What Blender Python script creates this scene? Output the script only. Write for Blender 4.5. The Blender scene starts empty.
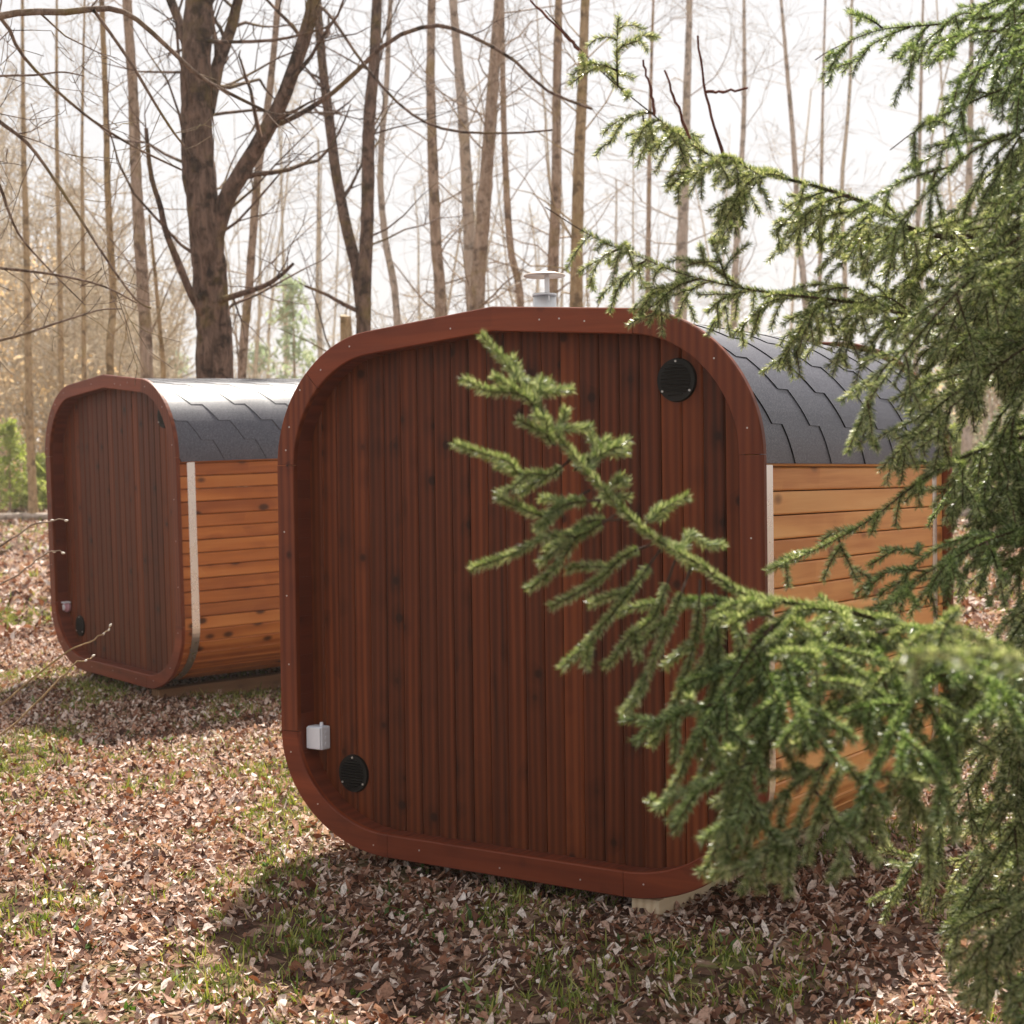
import bpy, math, random
import numpy as np
from mathutils import Vector, Matrix

R = math.radians
rng = np.random.default_rng(7)
random.seed(7)
scene = bpy.context.scene
COL = scene.collection

# ------------------------------------------------------------------ camera
F_PX, PITCH, ROLL, CAM_H = 1553.3, 0.01888, -0.01324, 1.616
cp, sp, cr, sr = math.cos(PITCH), math.sin(PITCH), math.cos(ROLL), math.sin(ROLL)
R0 = np.array([1.0, 0, 0]); FW = np.array([0, cp, -sp]); U0 = np.array([0, sp, cp])
RIGHT = cr * R0 + sr * U0
UP = cr * U0 - sr * R0
CAMP = np.array([0, 0, CAM_H])


def at(px, py, d):
    """world point seen at pixel (px, py), d metres in front of the camera"""
    return CAMP + FW * d + RIGHT * ((px - 512) / F_PX * d) - UP * ((py - 512) / F_PX * d)


cam = bpy.data.cameras.new('camera')
cam.sensor_width = 36
cam.lens = 36 * F_PX / 1024
cam.clip_start = 0.05
cam.clip_end = 2000
cam.dof.use_dof = True
cam.dof.focus_distance = 5.6
cam.dof.aperture_fstop = 5.0
camo = bpy.data.objects.new('camera', cam)
COL.objects.link(camo)
m = Matrix((
    (RIGHT[0], UP[0], -FW[0], CAMP[0]),
    (RIGHT[1], UP[1], -FW[1], CAMP[1]),
    (RIGHT[2], UP[2], -FW[2], CAMP[2]),
    (0, 0, 0, 1)))
camo.matrix_world = m
scene.camera = camo


# ------------------------------------------------------------------ ground height
def ground(x, y):
    x = np.asarray(x, float); y = np.asarray(y, float)
    z = 0.02 * np.clip(y - 5, 0, 7) + 0.045 * np.clip(y - 12, 0, 22) + 0.02 * np.clip(y - 34, 0, 300)
    z = z + 0.012 * np.sin(x * 2.1 + y * 1.3) * np.sin(y * 1.7 - x * 0.6) + 0.008 * np.sin(x * 5.3 + 1) * np.sin(y * 4.7)
    z = z + np.where(y > 14, 0.05 * np.sin(x * 0.7) * np.sin(y * 0.5), 0)
    return z


# ------------------------------------------------------------------ tagging and mesh helpers
def tag(o, label=None, cat=None, group=None, kind=None):
    if label: o['label'] = label
    if cat: o['category'] = cat
    if group: o['group'] = group
    if kind: o['kind'] = kind
    return o


def empty(name, loc, rot=(0, 0, 0)):
    o = bpy.data.objects.new(name, None)
    o.empty_display_size = 0.2
    COL.objects.link(o)
    o.location = loc
    o.rotation_euler = rot
    return o


def link(name, me, mats, parent=None, smooth=False):
    o = bpy.data.objects.new(name, me)
    COL.objects.link(o)
    for mm in (mats if isinstance(mats, (list, tuple)) else [mats]):
        me.materials.append(mm)
    if parent is not None:
        o.parent = parent
    if smooth:
        me.polygons.foreach_set('use_smooth', np.ones(len(me.polygons), bool))
    return o


def np_mesh(name, V, Fc):
    """V (n,3), Fc (m,k) array of same-size faces"""
    V = np.ascontiguousarray(V, np.float32); Fc = np.ascontiguousarray(Fc, np.int32)
    me = bpy.data.meshes.new(name)
    k = Fc.shape[1]
    me.vertices.add(len(V)); me.vertices.foreach_set('co', V.ravel())
    me.loops.add(Fc.size); me.loops.foreach_set('vertex_index', Fc.ravel())
    me.polygons.add(len(Fc))
    me.polygons.foreach_set('loop_start', np.arange(0, Fc.size, k, dtype=np.int32))
    me.update(calc_edges=True)
    me.validate()
    return me


class MB:
    """collects verts and faces for one mesh"""
    def __init__(s):
        s.v = []; s.f = []; s.mi = []

    def add(s, vs, fs, mi=0):
        b = len(s.v)
        s.v.extend([tuple(map(float, q)) for q in vs])
        for f in fs:
            s.f.append(tuple(b + i for i in f)); s.mi.append(mi)

    def box(s, x0, x1, y0, y1, z0, z1, mi=0):
        vs = [(x0, y0, z0), (x1, y0, z0), (x1, y1, z0), (x0, y1, z0), (x0, y0, z1), (x1, y0, z1), (x1, y1, z1), (x0, y1, z1)]
        s.add(vs, [(0, 3, 2, 1), (4, 5, 6, 7), (0, 1, 5, 4), (1, 2, 6, 5), (2, 3, 7, 6), (3, 0, 4, 7)], mi)

    def loft(s, rings, closed=True, caps=True, mi=0):
        n = len(rings[0])
        vs = [p for r in rings for p in r]
        fs = []
        for i in range(len(rings) - 1):
            for j in range(n if closed else n - 1):
                a = i * n + j; b = i * n + (j + 1) % n
                fs.append((a, b, b + n, a + n))
        if caps:
            fs.append(tuple(range(n - 1, -1, -1)))
            fs.append(tuple((len(rings) - 1) * n + k for k in range(n)))
        s.add(vs, fs, mi)

    def cyl(s, c, axis, r0, r1, L, n=24, mi=0):
        a = np.array(axis, float); a /= np.linalg.norm(a)
        ref = np.array([0, 0, 1.0]) if abs(a[2]) < .9 else np.array([1.0, 0, 0])
        u = np.cross(a, ref); u /= np.linalg.norm(u); w = np.cross(a, u)
        c = np.array(c, float)
        rings = []
        for h, r in ((0, r0), (L, r1)):
            rings.append([c + a * h + r * (math.cos(t) * u + math.sin(t) * w) for t in np.linspace(0, 2 * math.pi, n, endpoint=False)])
        s.loft(rings, mi=mi)

    def build(s, name, mats, parent=None, smooth=False, bevel=0):
        me = bpy.data.meshes.new(name)
        me.from_pydata(s.v, [], s.f)
        me.polygons.foreach_set('material_index', np.array(s.mi, np.int32))
        me.update()
        o = link(name, me, mats, parent, smooth)
        if bevel:
            b = o.modifiers.new('bevel', 'BEVEL'); b.width = bevel; b.segments = 2; b.limit_method = 'ANGLE'; b.angle_limit = R(40)
        return o


def prisms(P0, P1, R0_, R1_, n=3):
    P0 = np.asarray(P0, float); P1 = np.asarray(P1, float)
    d = P1 - P0
    d /= np.linalg.norm(d, axis=1, keepdims=True) + 1e-9
    ref = np.tile(np.array([0.31, 0.17, 0.93]), (len(d), 1))
    ref[np.abs(d @ ref[0]) > .93] = (1, 0, 0)
    u = np.cross(d, ref); u /= np.linalg.norm(u, axis=1, keepdims=True)
    w = np.cross(d, u)
    ang = np.linspace(0, 2 * np.pi, n, endpoint=False)
    circ = u[:, None, :] * np.cos(ang)[None, :, None] + w[:, None, :] * np.sin(ang)[None, :, None]
    A = P0[:, None, :] + circ * np.asarray(R0_)[:, None, None]
    B = P1[:, None, :] + circ * np.asarray(R1_)[:, None, None]
    V = np.concatenate([A, B], 1).reshape(-1, 3)
    N = len(d)
    j = np.arange(n); f = np.stack([j, (j + 1) % n, (j + 1) % n + n, j + n], 1)
    Fc = (np.arange(N)[:, None, None] * 2 * n + f[None]).reshape(-1, 4)
    return V, Fc


def smooth_path(pts, n):
    """Catmull-Rom resample"""
    P = np.asarray(pts, float)
    if len(P) < 3:
        t = np.linspace(0, 1, n)[:, None]
        return P[0] * (1 - t) + P[-1] * t
    Q = np.vstack([2 * P[0] - P[1], P, 2 * P[-1] - P[-2]])
    ts = np.linspace(0, len(P) - 1 - 1e-6, n)
    i = ts.astype(int); t = (ts - i)[:, None]
    a, b, c, d = Q[i], Q[i + 1], Q[i + 2], Q[i + 3]
    return 0.5 * (2 * b + (c - a) * t + (2 * a - 5 * b + 4 * c - d) * t ** 2 + (3 * b - a - 3 * c + d) * t ** 3)


def tube(path, radii, n=10, rough=0.0, rg=None):
    """one continuous tube, returns V, F (quads)"""
    P = np.asarray(path, float); r = np.asarray(radii, float)
    T = np.gradient(P, axis=0); T /= np.linalg.norm(T, axis=1, keepdims=True) + 1e-9
    u = np.cross(T[0], (0.3, 0.9, 0.2)); u /= np.linalg.norm(u)
    V = []
    ang = np.linspace(0, 2 * np.pi, n, endpoint=False)
    for k in range(len(P)):
        u = u - T[k] * (u @ T[k]); u /= np.linalg.norm(u)
        w = np.cross(T[k], u)
        rr = r[k] * (1 + (rg.normal(0, rough, n) if rg is not None else 0))
        V.append(P[k] + (np.cos(ang) * rr)[:, None] * u + (np.sin(ang) * rr)[:, None] * w)
    V = np.concatenate(V)
    j = np.arange(n); f = np.stack([j, (j + 1) % n, (j + 1) % n + n, j + n], 1)
    Fc = (np.arange(len(P) - 1)[:, None, None] * n + f[None]).reshape(-1, 4)
    return V, Fc


def merge(parts):
    Vs, Fs, b = [], [], 0
    for V, Fc in parts:
        Vs.append(V); Fs.append(Fc + b); b += len(V)
    return np.concatenate(Vs), np.concatenate(Fs)


# ------------------------------------------------------------------ materials
class NT:
    def __init__(s, name):
        s.m = bpy.data.materials.new(name); s.m.use_nodes = True
        s.t = s.m.node_tree; s.t.nodes.clear()
        s.out = s.n('ShaderNodeOutputMaterial')

    def n(s, typ, **kw):
        nd = s.t.nodes.new(typ)
        for k, v in kw.items():
            if k.startswith('i_'):
                nd.inputs[k[2:].replace('_', ' ')].default_value = v
            else:
                setattr(nd, k, v)
        return nd

    def l(s, a, b):
        s.t.links.new(a, b)

    def math(s, op, a, b=None, clamp=False):
        nd = s.n('ShaderNodeMath', operation=op, use_clamp=clamp)
        for i, q in enumerate((a, b)):
            if q is None: continue
            if isinstance(q, (int, float)): nd.inputs[i].default_value = q
            else: s.l(q, nd.inputs[i])
        return nd.outputs[0]

    def mix(s, f, a, b, blend='MIX'):
        nd = s.n('ShaderNodeMix', data_type='RGBA', blend_type=blend)
        for idx, q in ((0, f), (6, a), (7, b)):
            if isinstance(q, (int, float)): nd.inputs[idx].default_value = q
            elif isinstance(q, tuple): nd.inputs[idx].default_value = (*q[:3], 1)
            else: s.l(q, nd.inputs[idx])
        return nd.outputs[2]

    def ramp(s, fac, stops, interp='LINEAR'):
        nd = s.n('ShaderNodeValToRGB'); cr_ = nd.color_ramp; cr_.interpolation = interp
        while len(cr_.elements) < len(stops): cr_.elements.new(0.5)
        for e, (p, c) in zip(cr_.elements, stops):
            e.position = p; e.color = (*c, 1) if len(c) == 3 else c
        s.l(fac, nd.inputs[0])
        return nd.outputs[0]

    def smooth(s, v, lo, hi, a=0.0, b=1.0):
        nd = s.n('ShaderNodeMapRange', interpolation_type='SMOOTHSTEP')
        s.l(v, nd.inputs[0])
        for i, q in zip((1, 2, 3, 4), (lo, hi, a, b)): nd.inputs[i].default_value = q
        return nd.outputs[0]

    def noise(s, vec, scale, detail=3, rough=.55, dist=0.0):
        nd = s.n('ShaderNodeTexNoise'); nd.inputs['Scale'].default_value = scale; nd.inputs['Detail'].default_value = detail
        nd.inputs['Roughness'].default_value = rough; nd.inputs['Distortion'].default_value = dist
        if vec is not None: s.l(vec, nd.inputs['Vector'])
        return nd.outputs[0]

    def bsdf(s, col, rough=.6, spec=.4, bump=None, bstr=.3, bdist=.01, metal=0.0, trans=None, tfac=.3):
        b = s.n('ShaderNodeBsdfPrincipled')
        for key, q in (('Base Color', col), ('Roughness', rough)):
            if isinstance(q, (int, float)): b.inputs[key].default_value = q
            elif isinstance(q, tuple): b.inputs[key].default_value = (*q[:3], 1)
            else: s.l(q, b.inputs[key])
        b.inputs['Specular IOR Level'].default_value = spec
        b.inputs['Metallic'].default_value = metal
        if bump is not None:
            bn = s.n('ShaderNodeBump'); bn.inputs['Strength'].default_value = bstr; bn.inputs['Distance'].default_value = bdist
            s.l(bump, bn.inputs['Height']); s.l(bn.outputs[0], b.inputs['Normal'])
        sh = b.outputs[0]
        if trans is not None:
            t = s.n('ShaderNodeBsdfTranslucent')
            if isinstance(trans, tuple): t.inputs[0].default_value = (*trans, 1)
            else: s.l(trans, t.inputs[0])
            mx = s.n('ShaderNodeMixShader'); mx.inputs[0].default_value = tfac
            s.l(sh, mx.inputs[1]); s.l(t.outputs[0], mx.inputs[2]); sh = mx.outputs[0]
        s.l(sh, s.out.inputs[0])
        return s.m


def wood(name, c_dark, c_mid, c_light, axis, knot, rough=.55, spec=.35, knots=True, vary=.6, kcol_mul=.35, calm=.8):
    flatk = axis != 'Y'
    kq = 1.5 if flatk else 1.9
    """planed boards: grain along `axis` ('X','Y','Z'), each board (mesh island) its own cut and tone"""
    t = NT(name)
    tc = t.n('ShaderNodeTexCoord'); geo = t.n('ShaderNodeNewGeometry')
    rnd = geo.outputs['Random Per Island']
    off = t.n('ShaderNodeVectorMath', operation='SCALE'); off.inputs[0].default_value = (37.1, 53.7, 71.3)
    t.l(rnd, off.inputs['Scale'])
    add = t.n('ShaderNodeVectorMath', operation='ADD'); t.l(tc.outputs['Object'], add.inputs[0]); t.l(off.outputs[0], add.inputs[1])

    def stretched(scale_a, scale_c, fl=False):
        mp = t.n('ShaderNodeMapping')
        sc = [scale_c] * 3; sc['XYZ'.index(axis)] = scale_a
        if fl: sc[1] = 0.0
        mp.inputs['Scale'].default_value = sc
        t.l(add.outputs[0], mp.inputs['Vector'])
        return mp.outputs[0]
    # knots
    vor = t.n('ShaderNodeTexVoronoi'); vor.inputs['Scale'].default_value = 1.0; vor.inputs['Randomness'].default_value = 1.0
    t.l(stretched(8.5 if flatk else 5.0, 9.0, flatk), vor.inputs['Vector'])
    kd = vor.outputs['Distance']
    vc = t.n('ShaderNodeSeparateColor'); t.l(vor.outputs['Color'], vc.inputs[0])
    pick = t.smooth(vc.outputs[0], .62 if flatk else .38, .66 if flatk else .42)
    knotm = t.math('MULTIPLY', t.smooth(kd, .15 * kq, .06 * kq), pick)
    halo = t.math('MULTIPLY', t.smooth(kd, .45 * kq, .1), pick)
    # grain: long streaks bent round the knots
    g1 = t.noise(stretched(1.3, 26.0), 1.0, 4, .6, .6)
    wv = t.n('ShaderNodeTexWave', wave_type='BANDS', bands_direction='X' if axis != 'X' else 'Y')
    wv.inputs['Scale'].default_value = 1.0; wv.inputs['Distortion'].default_value = 7.0; wv.inputs['Detail'].default_value = 2.0
    wv.inputs['Detail Scale'].default_value = .5
    t.l(stretched(.5, 9.0), wv.inputs['Vector'])
    fine = t.noise(stretched(4.0, 160.0), 1.0, 2, .5)
    g = t.math('ADD', t.math('MULTIPLY', g1, .60), t.math('ADD', t.math('MULTIPLY', wv.outputs[0], .32), t.math('MULTIPLY', fine, .08)))
    g = t.math('ADD', t.math('MULTIPLY', g, calm), .5 * (1 - calm))
    g = t.math('ADD', g, t.math('MULTIPLY', halo, -.10))
    g = t.math('ADD', g, t.math('MULTIPLY', t.math('SUBTRACT', rnd, .5), vary * .3))
    col = t.ramp(g, [(.24, c_dark), (.5, c_mid), (.76, c_light)])
    blot = t.noise(stretched(.6, 1.4), 1.0, 2, .5)
    col = t.mix(t.smooth(blot, .42, .68, 0, .35), col, tuple(.7 * q for q in c_mid))
    if knots:
        col = t.mix(t.math('MULTIPLY', knotm, knot), col, tuple(kcol_mul * q for q in c_dark))
    hgt = t.math('ADD', t.math('MULTIPLY', fine, .5), t.math('MULTIPLY', g1, .5))
    return t.bsdf(col, rough, spec, hgt, .25, .003)


M = {}
M['stained_boards'] = wood('stained_boards', (.042, .0092, .0029), (.120, .0272, .0078), (.235, .058, .0155), 'Z', .8, .5, .2, vary=.8, calm=.55, kcol_mul=.4)
M['stained_trim'] = wood('stained_trim', (.10, .020, .008), (.19, .040, .0155), (.29, .068, .024), 'X', .9, .5, .25, vary=.55)
M['stained_trim_up'] = wood('stained_trim_up', (.09, .020, .008), (.165, .038, .0145), (.25, .064, .022), 'Z', .9, .5, .25, vary=.55)
M['stained_lining'] = wood('stained_lining', (.10, .02, .009), (.15, .031, .013), (.21, .045, .018), 'Y', .5, .45, .4, vary=.25)
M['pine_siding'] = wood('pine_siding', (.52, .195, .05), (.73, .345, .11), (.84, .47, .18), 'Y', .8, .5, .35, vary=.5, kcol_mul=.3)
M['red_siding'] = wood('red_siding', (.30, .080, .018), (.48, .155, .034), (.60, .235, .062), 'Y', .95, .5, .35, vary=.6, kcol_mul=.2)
M['raw_timber'] = wood('raw_timber', (.55, .41, .25), (.70, .56, .38), (.78, .66, .47), 'Y', .6, .8, .2, vary=.4)
M['dull_timber'] = wood('dull_timber', (.14, .07, .035), (.22, .12, .06), (.3, .18, .09), 'Y', .6, .8, .2, vary=.4)


def shingle_mat():
    t = NT('bitumen_shingle')
    tc = t.n('ShaderNodeTexCoord'); geo = t.n('ShaderNodeNewGeometry')
    gr = t.noise(tc.outputs['Object'], 190, 3, .75)
    bl = t.noise(tc.outputs['Object'], 5, 3, .6)
    a = t.mix(t.smooth(bl, .35, .7), (.015, .020, .040), (.034, .035, .058))
    col = t.mix(t.smooth(gr, .45, .66), a, (.15, .15, .18))
    col = t.mix(t.math('MULTIPLY', geo.outputs['Random Per Island'], .25), col, (.085, .07, .09))
    return t.bsdf(col, .46, .7, gr, .45, .002)


M['shingle'] = shingle_mat()
t = NT('shingle_edge'); M['shingle_edge'] = t.bsdf((.012, .012, .014), .9, .1)
t = NT('steel_band'); tc = t.n('ShaderNodeTexCoord')
M['steel'] = t.bsdf((.82, .80, .78), t.smooth(t.noise(tc.outputs['Object'], 9, 2), .3, .7, .25, .31), .5, metal=1.0)
t = NT('zinc'); M['zinc'] = t.bsdf((.72, .72, .72), .45, .5, metal=.9)
t = NT('screw_head'); M['screw'] = t.bsdf((.62, .60, .57), .4, .5, metal=.6)
t = NT('black_plastic'); M['black'] = t.bsdf((.007, .007, .007), .55, .25)
t = NT('pale_grey_plastic'); M['plastic'] = t.bsdf((.78, .81, .88), .4, .4)
t = NT('mauve_plastic'); M['mauve'] = t.bsdf((.58, .33, .40), .3, .5)
t = NT('cap_metal_tinted_reflection'); M['cap_metal'] = t.bsdf((.80, .66, .55), .4, .5, metal=.8)  # plain cap metal; tan tint stands for brown surroundings mirrored in it


def bark_mat(name, c0, c1, moss, mfac):
    # rough bark: fine fissures, dark blotches and yellow green moss
    t = NT(name)
    tc = t.n('ShaderNodeTexCoord')
    mp = t.n('ShaderNodeMapping'); mp.inputs['Scale'].default_value = (1, 1, .28); t.l(tc.outputs['Object'], mp.inputs['Vector'])
    n1 = t.noise(mp.outputs[0], 17, 6, .72, .5)
    n2 = t.noise(tc.outputs['Object'], 2.6, 3, .6)
    n3 = t.noise(tc.outputs['Object'], 7, 4, .6)
    col = t.mix(t.smooth(n1, .3, .68), c0, c1)
    col = t.mix(t.smooth(n3, .5, .64, 0, .8), col, tuple(.4 * q for q in c0))
    col = t.mix(t.smooth(n2, .5, .7, 0, mfac), col, moss)
    return t.bsdf(col, .85, .2, t.math('ADD', n1, t.math('MULTIPLY', n3, .6)), 1.0, .06)


M['bark_dark'] = bark_mat('bark_dark', (.065, .038, .027), (.31, .20, .15), (.24, .17, .045), .6)
M['bark_mid'] = bark_mat('bark_mid', (.34, .23, .16), (.66, .51, .40), (.46, .34, .13), .5)  # lightened, as the pale bark below, to put haze into distant trunks
M['bark_pale'] = bark_mat('bark_pale', (.54, .43, .35), (.76, .66, .57), (.58, .47, .26), .4)  # distance haze and flare on far trunks carried by the base colour
M['bark_warm'] = bark_mat('bark_warm', (.38, .25, .13), (.64, .47, .28), (.48, .35, .13), .5)
M['bark_limb'] = bark_mat('bark_limb', (.16, .105, .075), (.42, .31, .24), (.36, .28, .09), .6)
M['bark_red'] = bark_mat('bark_red', (.14, .04, .03), (.3, .12, .09), (.2, .1, .06), .3)
M['bark_painted_glow'] = bark_mat('bark_painted_glow', (.70, .57, .41), (.86, .75, .60), (.70, .58, .36), .4)  # far stems: backlit glow put into a lightened base colour
M['bark_spruce'] = bark_mat('bark_spruce', (.05, .03, .02), (.15, .09, .065), (.10, .09, .03), .4)


def leafy(name, stops, rough, spec, tcol_mul, tfac, nscale=None):
    t = NT(name)
    geo = t.n('ShaderNodeNewGeometry')
    col = t.ramp(geo.outputs['Random Per Island'], stops)
    if name == 'needle':   # every bough has its own green, from young yellow to old blue green
        oi = t.n('ShaderNodeObjectInfo')
        col = t.mix(t.math('MULTIPLY', oi.outputs['Random'], .75), col, t.mix(1.0, col, (.55, .78, .55), 'MULTIPLY'))
    if nscale:
        tc = t.n('ShaderNodeTexCoord')
        col = t.mix(t.smooth(t.noise(tc.outputs['Object'], nscale, 3, .65), .42, .66, 0, .55), col, (.16, .075, .045))
    tr = t.mix(1.0, col, tcol_mul, 'MULTIPLY')
    return t.bsdf(col, rough, spec, trans=tr, tfac=tfac)


M['needle'] = leafy('needle', [(0, (.026, .052, .013)), (.3, (.078, .13, .032)), (.58, (.22, .275, .09)), (.78, (.56, .57, .32)), (1, (.84, .82, .64))], .33, 1.0, (1.55, 1.5, .9), .36)  # palest stops put sunlit highlights into the needle colour
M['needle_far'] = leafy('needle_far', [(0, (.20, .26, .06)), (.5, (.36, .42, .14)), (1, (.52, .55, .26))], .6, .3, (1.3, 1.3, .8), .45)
M['needle_pale'] = leafy('needle_pale', [(0, (.26, .34, .22)), (.5, (.38, .45, .32)), (1, (.5, .54, .40))], .7, .2, (1.2, 1.2, 1), .5)  # green paled so the colour itself carries the distance haze
M['dry_leaf'] = leafy('dry_leaf', [(0, (.52, .36, .18)), (.5, (.70, .53, .32)), (1, (.82, .70, .52))], .6, .2, (1.2, 1.1, .95), .55)  # lightened so the colour carries the backlit glow of the far wood
M['leaf'] = leafy('leaf', [(0, (.035, .015, .011)), (.2, (.12, .045, .028)), (.34, (.30, .13, .07)), (.48, (.50, .29, .20)), (.62, (.65, .46, .37)), (.8, (.80, .66, .57)), (1, (.90, .82, .76))], .6, .3, (1.1, .85, .6), .22, 95)
M['grass'] = leafy('grass', [(0, (.09, .14, .02)), (.4, (.19, .25, .045)), (.75, (.34, .36, .09)), (1, (.52, .47, .2))], .5, .4, (1.3, 1.3, .6), .35)
M['sprout'] = leafy('sprout', [(0, (.05, .11, .02)), (.6, (.11, .20, .04)), (1, (.22, .30, .08))], .45, .4, (1.3, 1.4, .6), .35)
M['bud'] = leafy('bud', [(0, (.75, .68, .58)), (1, (.85, .8, .72))], .5, .3, (1, 1, 1), .1)


def ground_mat():
    t = NT('forest_floor')
    tc = t.n('ShaderNodeTexCoord'); P = tc.outputs['Object']
    v = t.n('ShaderNodeTexVoronoi'); v.inputs['Scale'].default_value = 17; t.l(P, v.inputs['Vector'])
    sc = t.n('ShaderNodeSeparateColor'); t.l(v.outputs['Color'], sc.inputs[0])
    col = t.ramp(sc.outputs[0], [(0, (.05, .028, .018)), (.4, (.10, .052, .033)), (.7, (.18, .10, .07)), (.9, (.32, .2, .14)), (1, (.45, .32, .24))])
    n = t.noise(P, .55, 4, .6)
    n2 = t.noise(P, 9, 3, .6)
    gm = t.math('MULTIPLY', t.smooth(n, .48, .62), t.smooth(n2, .42, .6))
    col = t.mix(t.math('MULTIPLY', gm, .75), col, (.13, .16, .035))
    return t.bsdf(col, .9, .15, t.noise(P, 34, 4, .7), 1.0, .03)


M['floor'] = ground_mat()

# ------------------------------------------------------------------ ground sheet
xs = np.concatenate([np.linspace(-160, -14, 40), np.linspace(-13.5, 13.5, 181), np.linspace(14, 160, 40)])
ys = np.concatenate([np.linspace(-30, 1.5, 14), np.linspace(2, 20, 151), np.linspace(20.5, 60, 60), np.linspace(63, 420, 50)])
X, Y = np.meshgrid(xs, ys)
Z = ground(X, Y)
V = np.stack([X, Y, Z], -1).reshape(-1, 3)
nx, ny = len(xs), len(ys)
i, j = np.meshgrid(np.arange(nx - 1), np.arange(ny - 1))
a = (j * nx + i).ravel()
gobj = link('ground', np_mesh('ground', V, np.stack([a, a + 1, a + nx + 1, a + nx], 1)), M['floor'], smooth=True)
tag(gobj, 'leaf covered forest floor with patches of moss and grass', 'ground', kind='structure')

# ------------------------------------------------------------------ sauna cabins
WID, HGT, GR, RTX, RTZ, RBX, RBZ = 2.30, 2.2203, .0966, .5104, .501, .5852, .4812
LEN = 1.90
FASC, RW = .024, .095       # fascia thickness, ring width
REC = .11                   # recess of the end wall
ZO = .09                    # skid height
ROOFZ = 1.592


def profile():
    """closed outline (u, z) from bottom centre counter-clockwise, with the segment each point belongs to"""
    H2 = WID / 2; zs = HGT - GR; sl = GR / H2
    right = []
    for k in np.linspace(0, 1, 7)[:-1]: right.append(((H2 - RBX) * k, 0))
    for k in np.linspace(0, 1, 25)[:-1]:
        t = math.pi / 2 * k; right.append((H2 - RBX + RBX * math.sin(t), RBZ - RBZ * math.cos(t)))
    z1, z2 = RBZ, zs - RTZ
    for k in np.linspace(0, 1, 9)[:-1]: right.append((H2, z1 + (z2 - z1) * k))
    for k in np.linspace(0, 1, 25)[:-1]:
        t = math.pi / 2 * k; u = H2 - RTX + RTX * math.cos(t)
        right.append((u, zs - RTZ + RTZ * math.sin(t) + sl * (H2 - u)))
    u0 = H2 - RTX
    for k in np.linspace(0, 1, 7): 
        u = u0 * (1 - k); right.append((u, zs + sl * (H2 - u)))
    left = [(-u, z) for u, z in right[1:-1]][::-1]
    return np.array(right + left)


PROF = profile()


def inset(P, d):
    T = np.roll(P, -1, 0) - np.roll(P, 1, 0)
    T /= np.linalg.norm(T, axis=1, keepdims=True)
    N = np.stack([-T[:, 1], T[:, 0]], 1)     # inward for a ccw outline
    return P + N * d


def arclen(P):
    Q = np.vstack([P, P[:1]])
    return np.concatenate([[0], np.cumsum(np.linalg.norm(np.diff(Q, axis=0), axis=1))])


def at_s(P, S, s):
    Q = np.vstack([P, P[:1]])
    s = np.mod(s, S[-1])
    return np.stack([np.interp(s, S, Q[:, 0]), np.interp(s, S, Q[:, 1])], -1)


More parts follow.
